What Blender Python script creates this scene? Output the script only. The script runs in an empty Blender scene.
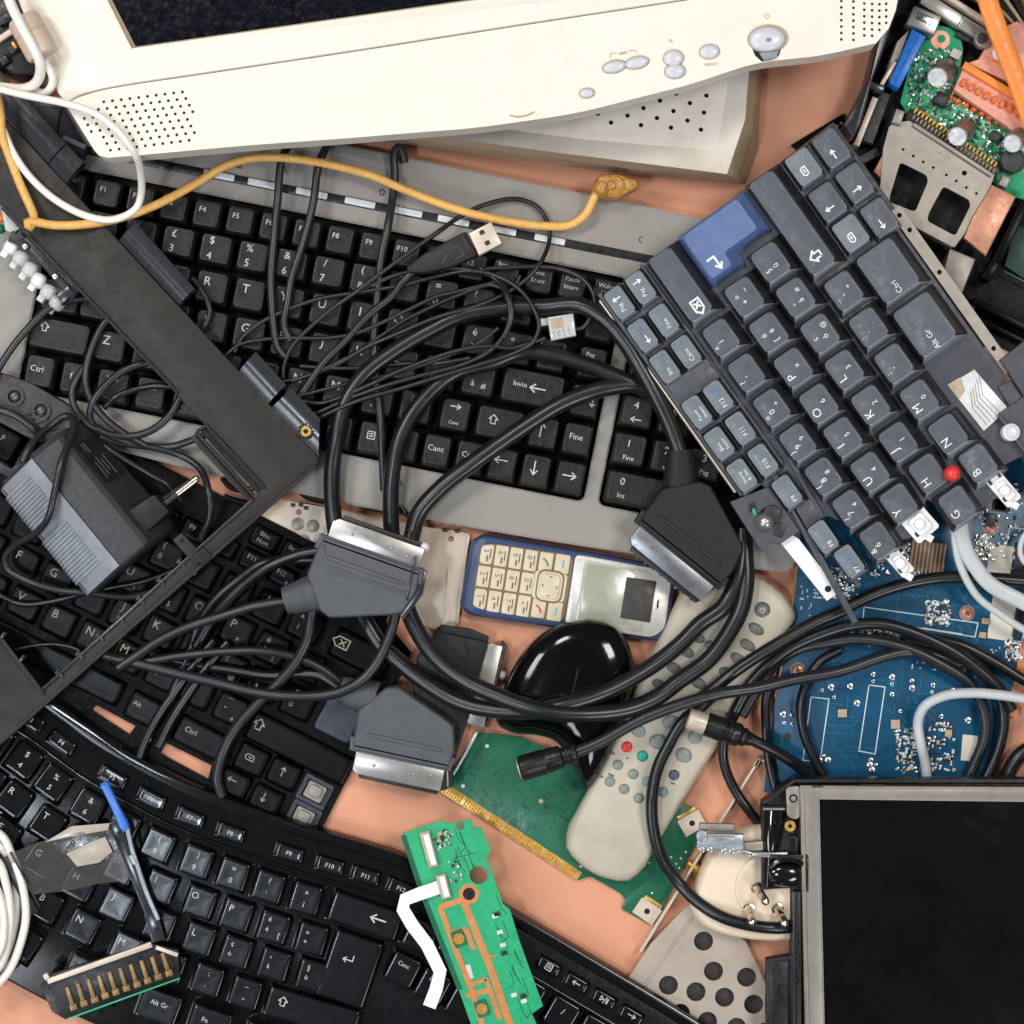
import bpy, math, random
from mathutils import Vector, Matrix, geometry
R = math.radians
S = 0.0005            # one unit of plan measure = half a millimetre
H = 2600.0            # camera height in those units
rnd = random.Random(7)
sc = bpy.context.scene
COL = sc.collection

# ---------------------------------------------------------------- materials
MATS = {}
def pm(name, col, rough=.5, metal=0.0, var=.12, scale=150, bump=.15, bscale=1600, dust=0.0, dcol=(.42, .40, .37),
       dscale=2600, coat=0.0, rvar=.15, spec=.5, smudge=0.0, scol=None, sscale=60, alpha=1.0, trans=0.0, speck=.0):
    m = bpy.data.materials.new(name); m.use_nodes = True
    nt = m.node_tree; N = nt.nodes; L = nt.links
    b = N['Principled BSDF']
    geo = N.new('ShaderNodeNewGeometry')
    def noise(s, d=4, r=.6):
        n = N.new('ShaderNodeTexNoise'); n.inputs['Scale'].default_value = s
        n.inputs['Detail'].default_value = d; n.inputs['Roughness'].default_value = r
        L.new(geo.outputs['Position'], n.inputs['Vector']); return n
    def ramp(src, a, c):
        r = N.new('ShaderNodeMapRange'); r.inputs['From Min'].default_value = a; r.inputs['From Max'].default_value = c
        L.new(src, r.inputs['Value']); return r.outputs['Result']
    def mix(fac, a, c):
        x = N.new('ShaderNodeMix'); x.data_type = 'RGBA'
        for sock, val in ((x.inputs[0], fac), (x.inputs[6], a), (x.inputs[7], c)):
            if isinstance(val, (int, float)): sock.default_value = val
            elif isinstance(val, tuple): sock.default_value = (*val, 1)
            else: L.new(val, sock)
        return x.outputs[2]
    lo = tuple(max(0, c * (1 - var)) for c in col); hi = tuple(min(1, c * (1 + var)) for c in col)
    n1 = noise(scale)
    c = mix(ramp(n1.outputs['Fac'], .3, .7), lo, hi)
    if smudge:
        n4 = noise(sscale, 6, .68)
        k = N.new('ShaderNodeMath'); k.operation = 'MULTIPLY'; k.inputs[1].default_value = smudge
        L.new(ramp(n4.outputs['Fac'], .48, .72), k.inputs[0])
        c = mix(k.outputs[0], c, scol or tuple(x * .45 for x in col))
    if dust:
        n2 = noise(dscale, 2, .5); n3 = noise(170, 3, .7)
        a = N.new('ShaderNodeMath'); a.operation = 'MULTIPLY'
        L.new(ramp(n2.outputs['Fac'], .58, .74), a.inputs[0]); L.new(ramp(n3.outputs['Fac'], .38, .7), a.inputs[1])
        k = N.new('ShaderNodeMath'); k.operation = 'MULTIPLY'; k.inputs[1].default_value = dust
        L.new(a.outputs[0], k.inputs[0]); c = mix(k.outputs[0], c, dcol)
    if speck:
        v = N.new('ShaderNodeTexVoronoi'); v.inputs['Scale'].default_value = 420
        L.new(geo.outputs['Position'], v.inputs['Vector'])
        k = N.new('ShaderNodeMath'); k.operation = 'MULTIPLY'; k.inputs[1].default_value = speck
        L.new(ramp(v.outputs['Distance'], .1, .06), k.inputs[0]); c = mix(k.outputs[0], c, (.6, .6, .58))
    L.new(c, b.inputs['Base Color'])
    n5 = noise(scale * 2.3, 5, .7)
    rr = N.new('ShaderNodeMapRange'); rr.inputs['From Min'].default_value = .3; rr.inputs['From Max'].default_value = .7
    rr.inputs['To Min'].default_value = max(.03, rough - rvar); rr.inputs['To Max'].default_value = min(1, rough + rvar)
    L.new(n5.outputs['Fac'], rr.inputs['Value']); L.new(rr.outputs['Result'], b.inputs['Roughness'])
    b.inputs['Metallic'].default_value = metal
    b.inputs['Specular IOR Level'].default_value = spec
    b.inputs['Coat Weight'].default_value = coat; b.inputs['Coat Roughness'].default_value = .12
    if trans: b.inputs['Transmission Weight'].default_value = trans
    if alpha < 1: b.inputs['Alpha'].default_value = alpha
    if bump:
        n6 = noise(bscale, 3, .6)
        bp = N.new('ShaderNodeBump'); bp.inputs['Strength'].default_value = bump; bp.inputs['Distance'].default_value = .0002
        L.new(n6.outputs['Fac'], bp.inputs['Height']); L.new(bp.outputs['Normal'], b.inputs['Normal'])
    MATS[name] = m; return m

# ---------------------------------------------------------------- plan helpers
def W(px, py, z=0.0):
    """plan measure (read at height z) -> world units (before S)"""
    k = 1 - z / H
    return ((px - 512) * k, (512 - py) * k, z)

class Th:
    """a thing: an Empty at its base that parents its parts"""
    def __init__(s, name, label, cat, ox, oy, z=0.0, ang=0.0, group=None, zr=None):
        s.zr = z if zr is None else zr
        s.k = 1 - s.zr / H
        s.o = W(ox, oy, s.zr); s.z = z; s.ang = R(ang)
        e = bpy.data.objects.new(name, None); COL.objects.link(e)
        e.empty_display_size = .01
        e.location = (s.o[0] * S, s.o[1] * S, z * S); e.rotation_euler = (0, 0, s.ang)
        e['label'] = label; e['category'] = cat
        if group: e['group'] = group
        s.e = e; s.px = False
    def L(s, px, py, z=None):
        k = 1 - (s.zr if z is None else z) / H
        dx = (px - 512) * k - s.o[0]; dy = (512 - py) * k - s.o[1]
        c, n = math.cos(-s.ang), math.sin(-s.ang)
        return (dx * c - dy * n, dx * n + dy * c)
    def P(s, pts, z=None):
        return [s.L(p[0], p[1], z) for p in pts]
    def Q(s, pts, zabs=None):
        """3d points (px,py,z absolute) -> local"""
        return [(*s.L(p[0], p[1], p[2]), p[2] - s.z) for p in pts]

# ---------------------------------------------------------------- geometry
def area(p): return sum(p[i][0] * p[(i + 1) % len(p)][1] - p[(i + 1) % len(p)][0] * p[i][1] for i in range(len(p))) / 2
def ccw(p): p = list(p); return p if area(p) > 0 else p[::-1]
def inset(p, d):
    n = len(p); out = []
    for i in range(n):
        a, b, c = Vector(p[i - 1][:2]), Vector(p[i][:2]), Vector(p[(i + 1) % n][:2])
        e1, e2 = (b - a), (c - b)
        if e1.length < 1e-6 or e2.length < 1e-6: out.append(tuple(b)); continue
        e1.normalize(); e2.normalize()
        n1, n2 = Vector((-e1.y, e1.x)), Vector((-e2.y, e2.x))
        m = n1 + n2
        if m.length < 1e-4: m = n1
        m.normalize(); q = max(.35, m.dot(n1))
        out.append(tuple(b + m * (d / q)))
    return out
def rrect(cx, cy, w, h, r=3, n=4, rot=0):
    r = min(r, w / 2 - .01, h / 2 - .01); pts = []
    for qx, qy, a0 in ((1, 1, 0), (-1, 1, 90), (-1, -1, 180), (1, -1, 270)):
        for i in range(n + 1):
            a = R(a0 + 90 * i / n)
            pts.append((qx * (w / 2 - r) + r * math.cos(a), qy * (h / 2 - r) + r * math.sin(a)))
    c, s_ = math.cos(rot), math.sin(rot)
    return [(cx + x * c - y * s_, cy + x * s_ + y * c) for x, y in pts]
def ngon(cx, cy, r, n=20, ry=None, rot=0):
    ry = r if ry is None else ry; c, s_ = math.cos(rot), math.sin(rot); o = []
    for i in range(n):
        a = 2 * math.pi * i / n; x, y = r * math.cos(a), ry * math.sin(a)
        o.append((cx + x * c - y * s_, cy + x * s_ + y * c))
    return o
def roundpoly(p, r, n=4):
    """round the corners of a polygon"""
    p = ccw(p); o = []; m = len(p)
    for i in range(m):
        a, b, c = Vector(p[i - 1]), Vector(p[i]), Vector(p[(i + 1) % m])
        d1, d2 = (a - b), (c - b); q = min(r, d1.length * .45, d2.length * .45)
        s_, e = b + d1.normalized() * q, b + d2.normalized() * q
        for j in range(n + 1):
            t = j / n; o.append(tuple(s_ * (1 - t) ** 2 + b * 2 * t * (1 - t) + e * t * t))
    return o
def spline(pts, step=4.0, closed=False):
    """Catmull-Rom through points (any dimension), resampled"""
    P = [Vector(p) for p in pts]
    if len(P) < 3: return P
    ext = [P[0] * 2 - P[1]] + P + [P[-1] * 2 - P[-2]]
    out = []
    for i in range(1, len(ext) - 2):
        p0, p1, p2, p3 = ext[i - 1:i + 3]
        n = max(2, int((p2 - p1).length / step))
        t0 = 0; t1 = max(1e-4, (p1 - p0).length ** .5); t2 = t1 + max(1e-4, (p2 - p1).length ** .5); t3 = t2 + max(1e-4, (p3 - p2).length ** .5)
        for j in range(n):
            t = t1 + (t2 - t1) * j / n
            a1 = p0 * ((t1 - t) / (t1 - t0)) + p1 * ((t - t0) / (t1 - t0))
            a2 = p1 * ((t2 - t) / (t2 - t1)) + p2 * ((t - t1) / (t2 - t1))
            a3 = p2 * ((t3 - t) / (t3 - t2)) + p3 * ((t - t2) / (t3 - t2))
            b1 = a1 * ((t2 - t) / (t2 - t0)) + a2 * ((t - t0) / (t2 - t0))
            b2 = a2 * ((t3 - t) / (t3 - t1)) + a3 * ((t - t1) / (t3 - t1))
            out.append(b1 * ((t2 - t) / (t2 - t1)) + b2 * ((t - t1) / (t2 - t1)))
    out.append(P[-1]); return out

ICW = [.10]
_TXT = {}
def glyphs(s):
    if s not in _TXT:
        cu = bpy.data.curves.new('t', 'FONT'); cu.body = s; cu.size = 1; cu.resolution_u = 2
        cu.align_x = 'CENTER'; cu.align_y = 'CENTER'
        ob = bpy.data.objects.new('t', cu); COL.objects.link(ob)
        dg = bpy.context.evaluated_depsgraph_get()
        me = bpy.data.meshes.new_from_object(ob.evaluated_get(dg))
        vs = [(v.co.x, v.co.y) for v in me.vertices]; fs = [tuple(p.vertices) for p in me.polygons]
        if vs:
            cx = (min(v[0] for v in vs) + max(v[0] for v in vs)) / 2; cy = (min(v[1] for v in vs) + max(v[1] for v in vs)) / 2
            vs = [(x - cx, y - cy) for x, y in vs]
        bpy.data.objects.remove(ob); bpy.data.curves.remove(cu); bpy.data.meshes.remove(me)
        _TXT[s] = (vs, fs)
    return _TXT[s]

ICON = {
 'up': [[(0, -.5), (0, .5)], [(-.26, .2), (0, .52), (.26, .2)]],
 'down': [[(0, .5), (0, -.5)], [(-.26, -.2), (0, -.52), (.26, -.2)]],
 'left': [[(.5, 0), (-.5, 0)], [(-.2, .26), (-.52, 0), (-.2, -.26)]],
 'right': [[(-.5, 0), (.5, 0)], [(.2, .26), (.52, 0), (.2, -.26)]],
 'shift': [[(-.25, -.5), (-.25, 0), (-.5, 0), (0, .5), (.5, 0), (.25, 0), (.25, -.5), (-.25, -.5)]],
 'bksp': [[(-.65, 0), (-.3, .36), (.55, .36), (.55, -.36), (-.3, -.36), (-.65, 0)], [(-.1, .18), (.3, -.18)], [(-.1, -.18), (.3, .18)]],
 'enter': [[(.45, .45), (.45, -.1), (-.5, -.1)], [(-.2, .15), (-.52, -.1), (-.2, -.35)]],
 'page': [[(-.6, 0), (-.4, .3), (.3, .3), (.45, .1), (.45, -.3), (-.4, -.3), (-.6, 0)], [(-.2, 0), (.2, 0)]],
 'menu': [[(-.4, .4), (.4, .4), (.4, -.4), (-.4, -.4), (-.4, .4)], [(-.2, .15), (.2, .15)], [(-.2, -.1), (.2, -.1)]],
 'play': [[(-.5, .3), (-.5, -.3), (-.1, 0), (-.5, .3)], [(.0, -.4), (.2, .4)], [(.35, .3), (.35, -.3)], [(.5, .3), (.5, -.3)]],
 'power': [[(0, .5), (0, 0)], [(-.25, .3), (-.42, 0), (-.25, -.35), (0, -.45), (.25, -.35), (.42, 0), (.25, .3)]],
 'home': [[(-.5, 0), (0, .5), (.5, 0)], [(-.3, .1), (-.3, -.5), (.3, -.5), (.3, .1)]],
 'lens': [[(.2, .1), (.05, .4), (-.25, .4), (-.4, .1), (-.25, -.15), (.05, -.15), (.2, .1)], [(.1, -.1), (.5, -.5)]],
 'moon': [[(.2, .5), (-.2, .25), (-.3, -.05), (-.1, -.35), (.25, -.5)]],
}

class M:
    def __init__(s): s.V = []; s.F = []; s.I = []
    def add(s, vs, fs, mi=0):
        o = len(s.V); s.V += [tuple(v) for v in vs]
        for f in fs: s.F.append(tuple(o + i for i in f)); s.I.append(mi)
        return s
    def loft(s, loops, mi=0, cap0=True, cap1=True, mcap=None):
        n = len(loops[0]); vs = [v for l in loops for v in l]; fs = []
        for a in range(len(loops) - 1):
            for i in range(n):
                j = (i + 1) % n
                fs.append((a * n + i, a * n + j, (a + 1) * n + j, (a + 1) * n + i))
        o = len(s.V); s.add(vs, fs, mi)
        if cap0: s.F.append(tuple(o + i for i in range(n))[::-1]); s.I.append(mi)
        if cap1: s.F.append(tuple(o + (len(loops) - 1) * n + i for i in range(n))); s.I.append(mi if mcap is None else mcap)
        return s
    def prism(s, poly, z0, z1, b=.8, mi=0, mcap=None):
        p = ccw(poly)
        lo = [[(x, y, z0) for x, y in p]]
        if b > 0:
            lo.append([(x, y, z1 - b) for x, y in p])
            q = inset(p, b * .4); lo.append([(x, y, z1 - b * .28) for x, y in q])
            q = inset(p, b); lo.append([(x, y, z1) for x, y in q])
        else: lo.append([(x, y, z1) for x, y in p])
        return s.loft(lo, mi, mcap=mcap)
    def box(s, cx, cy, w, h, z0, z1, rot=0, b=.5, mi=0):
        c, n = math.cos(rot), math.sin(rot)
        p = [(cx + x * c - y * n, cy + x * n + y * c) for x, y in ((-w / 2, -h / 2), (w / 2, -h / 2), (w / 2, h / 2), (-w / 2, h / 2))]
        return s.prism(p, z0, z1, b, mi)
    def rbox(s, cx, cy, w, h, r, z0, z1, b=.8, mi=0, rot=0, n=4): return s.prism(rrect(cx, cy, w, h, r, n, rot), z0, z1, b, mi)
    def cyl(s, cx, cy, r, z0, z1, b=.5, mi=0, n=20): return s.prism(ngon(cx, cy, r, n), z0, z1, b, mi)
    def rod(s, prof, p0, p1, mi=0, n=14):
        """lathe: prof = [(t along axis 0..1, radius)...] between two points"""
        a, b = Vector(p0), Vector(p1); d = (b - a); ax = d.normalized()
        u = ax.orthogonal().normalized(); v = ax.cross(u)
        lo = []
        for t, r in prof:
            c = a + d * t; lo.append([tuple(c + u * (r * math.cos(2 * math.pi * i / n)) + v * (r * math.sin(2 * math.pi * i / n))) for i in range(n)])
        return s.loft(lo, mi)
    def dome(s, poly, z0, z1, steps=7, e=1.0, wall=0.0, mi=0, flat=.0, shift=(0, 0)):
        p = ccw(poly); cx = sum(q[0] for q in p) / len(p); cy = sum(q[1] for q in p) / len(p); lo = []
        if wall: lo.append([(x, y, z0) for x, y in p])
        for i in range(steps + 1):
            t = i / steps * math.pi / 2
            sc_ = flat + (1 - flat) * math.cos(t) ** e if i < steps else max(flat, .015)
            z = z0 + wall + (z1 - z0 - wall) * math.sin(t) ** e
            f = math.sin(t)
            lo.append([(cx + (x - cx) * sc_ + shift[0] * f, cy + (y - cy) * sc_ + shift[1] * f, z) for x, y in p])
        return s.loft(lo, mi)
    def tube(s, pts, r, mi=0, n=10, step=3.5, smooth=True, rfun=None, flat=1.0):
        P = spline(pts, step) if smooth else [Vector(p) for p in pts]
        lo = []; t = (P[1] - P[0]).normalized(); nrm = Vector((0, 0, 1)) - t * t.z
        if nrm.length < .05: nrm = t.orthogonal()
        nrm.normalize()
        for i, p in enumerate(P):
            t = (P[min(i + 1, len(P) - 1)] - P[max(i - 1, 0)])
            if t.length < 1e-6: continue
            t.normalize(); nrm = nrm - t * nrm.dot(t)
            if nrm.length < 1e-4: nrm = t.orthogonal()
            nrm.normalize(); bi = t.cross(nrm); rr = r if rfun is None else rfun(i / (len(P) - 1)) * r
            lo.append([tuple(p + nrm * (rr * flat * math.cos(2 * math.pi * k / n)) + bi * (rr * math.sin(2 * math.pi * k / n))) for k in range(n)])
        return s.loft(lo, mi)
    def plate(s, outer, holes, z0, z1, mi=0, mside=None, medge=None):
        loops = [ccw(outer)] + [ccw(h)[::-1] for h in holes]
        tri = geometry.tessellate_polygon([[Vector((x, y, 0)) for x, y in l] for l in loops])
        fl = [q for l in loops for q in l]
        for z, up in ((z1, 1), (z0, 0)):
            fs = []
            for t in tri:
                a, b, c = (fl[i] for i in t)
                sg = (b[0] - a[0]) * (c[1] - a[1]) - (c[0] - a[0]) * (b[1] - a[1])
                if abs(sg) < 1e-9: continue
                fs.append(t if (sg > 0) == bool(up) else t[::-1])
            s.add([(x, y, z) for x, y in fl], fs, mi)
        for l in loops:
            n = len(l)
            s.add([(x, y, z0) for x, y in l] + [(x, y, z1) for x, y in l], [(i, (i + 1) % n, n + (i + 1) % n, n + i) for i in range(n)], mi if mside is None else mside)
        return s
    def poly(s, pts, z, mi=0):
        p = ccw(pts); return s.add([(x, y, z) for x, y in p], [tuple(range(len(p)))], mi)
    def stroke(s, pts, w, z, mi=0, closed=False):
        if closed: pts = list(pts) + [pts[0]]
        for i in range(len(pts) - 1):
            a, b = Vector(pts[i][:2]), Vector(pts[i + 1][:2]); d = b - a
            if d.length < 1e-6: continue
            d.normalize(); nn = Vector((-d.y, d.x)) * w / 2; e = d * w * .35
            zz = z + .02 * (i % 3)
            s.add([(*(a - e - nn), zz), (*(b + e - nn), zz), (*(b + e + nn), zz), (*(a - e + nn), zz)], [(0, 1, 2, 3)], mi)
        return s
    def icon(s, name, x, y, size, z, mi=0, w=None, rot=0):
        c, n = math.cos(rot), math.sin(rot)
        for k, st in enumerate(ICON[name]):
            s.stroke([(x + (a * c - b * n) * size, y + (a * n + b * c) * size) for a, b in st], w or size * ICW[0], z + .06 * k, mi)
        return s
    def text(s, t, x, y, size, z, mi=0, rot=0):
        vs, fs = glyphs(t); c, n = math.cos(rot), math.sin(rot)
        return s.add([(x + (a * c - b * n) * size, y + (a * n + b * c) * size, z) for a, b in vs], fs, mi)
    def key(s, w, h, z0, z1, top=(3, 3, 3, 3), rb=2.5, rt=3.5, dish=.7, mi=0, mside=None, medge=None):
        """keycap: top = how far the top edge is set in at left,right,bottom,top"""
        l, r, b, t = top; tw, th = w - l - r, h - b - t; cx, cy = (l - r) / 2, (b - t) / 2
        lo = [[(x, y, z0) for x, y in rrect(0, 0, w, h, rb)],
              [(x, y, z0 + 1.2) for x, y in rrect(0, 0, w, h, rb)]]
        for f, dz in ((.9, 1.3), (1.0, .5)):
            lo.append([(x, y, z1 - dz) for x, y in rrect(cx * f, cy * f, w - (l + r) * f, h - (b + t) * f, rt)])
        for i, dz in ((.7, .05), (2.4, 0), (min(tw, th) * .25, dish * .65), (min(tw, th) * .42, dish)):
            lo.append([(x, y, z1 - dz) for x, y in rrect(cx, cy, tw - 2 * i, th - 2 * i, max(.4, rt - i * .5))])
        n0 = len(s.I); s.loft(lo, mi)
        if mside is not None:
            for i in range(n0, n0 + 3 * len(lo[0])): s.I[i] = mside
            if medge is not None:                  # lit end of each cap: the light is painted as a paler material
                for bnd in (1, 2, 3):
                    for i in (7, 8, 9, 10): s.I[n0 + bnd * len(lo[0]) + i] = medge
        return s
    def build(s, name, mats, parent=None, label=None, loc=None, scale=S, sharp=34, kind=None, cat=None, group=None, px=None):
        k = parent.k if isinstance(parent, Th) and (parent.px if px is None else px) else 1.0   # plan sizes read at the part's own height
        me = bpy.data.meshes.new(name)
        me.from_pydata([(x * scale * k, y * scale * k, z * scale) for x, y, z in s.V], [], s.F)
        if not isinstance(mats, (list, tuple)): mats = [mats]
        for m in mats: me.materials.append(MATS[m] if isinstance(m, str) else m)
        me.polygons.foreach_set('material_index', s.I)
        me.polygons.foreach_set('use_smooth', [True] * len(me.polygons))
        me.update(); me.set_sharp_from_angle(angle=R(sharp))
        ob = bpy.data.objects.new(name, me); COL.objects.link(ob)
        if parent is not None: ob.parent = parent.e if isinstance(parent, Th) else parent
        if loc: ob.location = (loc[0] * S * k, loc[1] * S * k, loc[2] * S)
        if label: ob['label'] = label
        if kind: ob['kind'] = kind
        if cat: ob['category'] = cat
        if group: ob['group'] = group
        return ob

def zfill(pts, z):
    return [(p[0], p[1], p[2] if len(p) > 2 else z) for p in pts]
def cord(pts, r, mat, z=46, name='cord', parent=None, label=None, cat=None, group=None, n=10, flat=1.0, rfun=None):
    """a cable as one mesh: top-level when it has no parent"""
    pts = zfill(pts, z); w = [W(*p) for p in pts]
    m = M()
    if parent is None:
        o = w[len(w) // 2]; m.tube([(a - o[0], b - o[1], c - o[2]) for a, b, c in w], r * (1 - z / H), n=n, flat=flat, rfun=rfun)
        return m.build(name, mat, None, label, loc=o, cat=cat, group=group, sharp=60)
    m.tube(parent.Q(pts), r, n=n, flat=flat, rfun=rfun)
    return m.build(name, mat, parent, label, sharp=60)
# ---------------------------------------------------------------- materials used
pm('peach', (.655, .29, .168), .55, var=.05, scale=14, bump=.05, bscale=900, smudge=.10, sscale=18, scol=(.52, .22, .12))
pm('silver_plastic', (.275, .252, .228), .45, var=.05, scale=30, bump=.12, bscale=3000, smudge=.28, sscale=45, scol=(.205, .185, .163), dust=.25, dcol=(.13, .12, .11))
pm('key_matte', (.0135, .0118, .0102), .40, spec=.3, var=.2, scale=180, dust=.25, dcol=(.10, .095, .085), smudge=.3, sscale=150, scol=(.032, .029, .025), bump=.12)
pm('well_black', (.0022, .0022, .0022), .5, dust=.1, dcol=(.03, .028, .025), dscale=1500, spec=.1, bump=0)
pm('legend_white', (.50, .49, .46), .6, var=.25, scale=900, bump=0)
pm('legend_bright', (.78, .78, .77), .6, var=.1, scale=900, bump=0)
pm('legend_cream', (.30, .27, .18), .6, var=.3, scale=900, bump=0)
pm('legend_blue', (.10, .24, .58), .6, var=.3, scale=900, bump=0)
pm('key_slate', (.068, .079, .098), .42, var=.12, scale=120, dust=.25, dcol=(.2, .2, .2), smudge=.3, sscale=90, scol=(.085, .095, .112), bump=.2)
pm('key_edge_lit', (.26, .28, .31), .35, var=.1, bump=.05)  # paler slate: light catching the cap ends, put into the colour
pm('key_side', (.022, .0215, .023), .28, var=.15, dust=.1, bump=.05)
pm('key_fog', (.14, .163, .182), .4, var=.12, scale=140, dust=.2, smudge=.3, sscale=110, scol=(.15, .19, .23), bump=.2)
pm('key_blue', (.095, .148, .315), .42, var=.12, scale=150, dust=.15, smudge=.35, sscale=120, scol=(.10, .15, .31), bump=.2)
pm('key_navy', (.014, .015, .032), .4, var=.2, dust=.2)
pm('key_black', (.0028, .0026, .0024), .30, rvar=.02, var=.2, dust=.05, dcol=(.02, .018, .016), spec=.09, bump=.0)
pm('slate_plate', (.052, .056, .068), .45, var=.15, dust=.3, dcol=(.2, .2, .21), bump=.3)
pm('gloss_black', (.0026, .0028, .0036), .16, var=.3, dust=.3, dcol=(.06, .06, .07), dscale=2600, coat=0, bump=.0, rvar=.03, smudge=.4, sscale=260, scol=(.006, .0065, .009))
pm('key_gloss', (.0036, .0039, .005), .19, var=.2, dust=.35, dcol=(.08, .08, .085), dscale=2600, bump=.0, rvar=.02, spec=.45)
pm('bezel_black', (.019, .0155, .0132), .5, spec=.3, var=.12, scale=60, bump=.25, bscale=3200, dust=.15, dcol=(.06, .055, .05))
pm('black_plastic', (.008, .008, .0085), .36, spec=.35, var=.2, dust=.3, dcol=(.12, .12, .12), bump=.25)
pm('black_gloss', (.004, .004, .0045), .14, var=.2, dust=.25, dcol=(.14, .14, .14), coat=.5, rvar=.05, bump=.04)
pm('mouse_gloss', (.0025, .0025, .003), .10, var=.2, scale=40, dust=.12, dcol=(.08, .08, .08), bump=.25, bscale=75, rvar=.04, spec=.4)
pm('barrel_grey', (.024, .026, .031), .22, var=.1, dust=.08, bump=.02, rvar=.05)
pm('adapter_grey', (.25, .265, .30), .45, var=.14, dust=.5, dcol=(.22, .23, .24), bump=.6, bscale=2400)
pm('adapter_dark', (.026, .0265, .029), .5, var=.14, dust=.4, dcol=(.16, .16, .16), bump=.4)
pm('scart_grey', (.062, .066, .075), .5, var=.1, dust=.4, dcol=(.2, .2, .2), bump=.5, bscale=2600)
pm('scart_black', (.009, .0093, .011), .45, spec=.3, var=.12, dust=.35, dcol=(.14, .14, .14), bump=.5, bscale=2600)
pm('cable_black', (.0075, .008, .0095), .31, rvar=.04, var=.2, scale=60, dust=.06, dcol=(.08, .08, .08), bump=.0, spec=.5)
pm('cable_grey', (.0135, .0148, .0175), .35, rvar=.04, var=.2, scale=60, dust=.06, dcol=(.10, .10, .10), bump=.0, bscale=900)
pm('wire_black', (.008, .008, .009), .38, rvar=.03, var=.2, dust=.0, bump=0)
pm('steel_dark', (.24, .245, .26), .35, rvar=.04, metal=.9, var=.08, scale=100, bump=.06)
pm('metal', (.40, .385, .365), .32, metal=.8, rvar=.03, var=.04, scale=100, bump=.03, smudge=.25, sscale=40, scol=(.46, .43, .39))
pm('metal_satin', (.27, .242, .21), .45, metal=.6, rvar=.04, var=.10, scale=120, bump=.06, smudge=.3, sscale=40, scol=(.36, .32, .27))
pm('metal_beige', (.60, .50, .40), .45, metal=.35, var=.08, scale=100, bump=.12, smudge=.3, sscale=70, scol=(.42, .33, .25))
pm('chrome', (.78, .78, .78), .14, metal=1, var=.05, bump=.05)
pm('brass', (.62, .36, .10), .34, metal=.6, var=.15, bump=.1)
pm('gold_worn', (.25, .15, .05), .4, metal=.5, var=.3, scale=260, bump=.1)
pm('gold', (.50, .265, .04), .38, metal=.5, var=.1, scale=300, bump=.02)
pm('copper', (.50, .23, .145), .4, metal=.35, var=.18, scale=160, bump=.6, bscale=260)
pm('cream', (.79, .73, .635), .42, var=.025, scale=30, bump=.06, smudge=.20, sscale=22, scol=(.70, .60, .47))
pm('cream_back', (.64, .585, .51), .5, var=.04, scale=40, bump=.1, smudge=.45, sscale=28, scol=(.36, .28, .19))
pm('cream_dark', (.38, .29, .19), .55, var=.08, scale=50, smudge=.6, sscale=30, scol=(.20, .14, .08))
pm('button_silver', (.58, .59, .62), .28, var=.02, bump=0, rvar=.03)
pm('hole_dark', (.004, .004, .004), .8, bump=0)
pm('hole_brown', (.13, .085, .05), .8, bump=0)
pm('groove_tan', (.46, .35, .23), .7, bump=0)
pm('screen_navy', (.003, .0035, .007), .14, var=.2, dust=.25, dcol=(.10, .11, .14), dscale=2600, speck=.15, bump=.02, spec=.3)
pm('lcd_black', (.0042, .0038, .004), .45, var=.3, scale=50, dust=.15, dcol=(.05, .05, .055), bump=.02, spec=.03)
pm('pcb_green', (.009, .11, .055), .35, spec=.3, var=.14, scale=90, bump=.12, smudge=.3, sscale=70, scol=(.006, .10, .04))
pm('pcb_bright', (.015, .36, .15), .36, var=.10, scale=120, bump=.1, smudge=.25, sscale=90, scol=(.01, .25, .10))
pm('pcb_dark', (.006, .04, .025), .4, bump=0)
pm('pcb_trace', (.013, .135, .068), .35, var=.1, bump=0)
pm('pcb_blue_trace', (.010, .125, .22), .35, bump=0, spec=.3)
pm('pcb_edge', (.01, .12, .06), .5, bump=0)
pm('pcb_blue', (.004, .068, .142), .32, spec=.3, rvar=.04, var=.16, scale=90, bump=.15, smudge=.5, sscale=50, scol=(.003, .04, .09), dust=.3, dcol=(.15, .25, .35))
pm('trace_orange', (.62, .23, .075), .4, metal=.3, var=.08, bump=.05)
pm('silk_white', (.55, .60, .62), .6, var=.15, scale=700, bump=0)
pm('solder', (.60, .60, .60), .3, metal=1, bump=.2, var=.2, scale=900)
pm('chip_black', (.012, .012, .013), .45, bump=.1)
pm('smd_tan', (.42, .30, .19), .5, var=.3, scale=1200, bump=.05)
pm('smd_brown', (.16, .085, .045), .5, var=.3, scale=1200, bump=.05)
pm('panel_beige', (.40, .335, .275), .5, metal=.2, var=.08, scale=60, bump=.08, smudge=.4, sscale=40, scol=(.28, .225, .18))
pm('paper_label', (.62, .57, .48), .6, var=.06, bump=.05)
pm('white_plastic', (.80, .80, .79), .4, var=.04, bump=.08)
pm('white_cable', (.80, .765, .70), .42, var=.04, scale=90, bump=.08, smudge=.2, sscale=90, scol=(.62, .54, .42))
pm('grey_cable', (.50, .52, .52), .4, var=.06, bump=.05)
pm('ferrite_beige', (.58, .46, .36), .5, var=.08, smudge=.3, sscale=90, scol=(.45, .32, .22))
pm('yellow_cable', (.76, .42, .11), .42, var=.12, scale=500, bump=.35, bscale=1100, smudge=.4, sscale=300, scol=(.52, .21, .03), dust=.3, dcol=(.85, .62, .3))
pm('amber_plastic', (.40, .185, .03), .32, var=.3, scale=320, bump=.5, bscale=900, smudge=.5, sscale=400, scol=(.20, .085, .012))
pm('orange_strap', (.80, .24, .035), .45, var=.08, scale=80, bump=.05)
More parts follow.
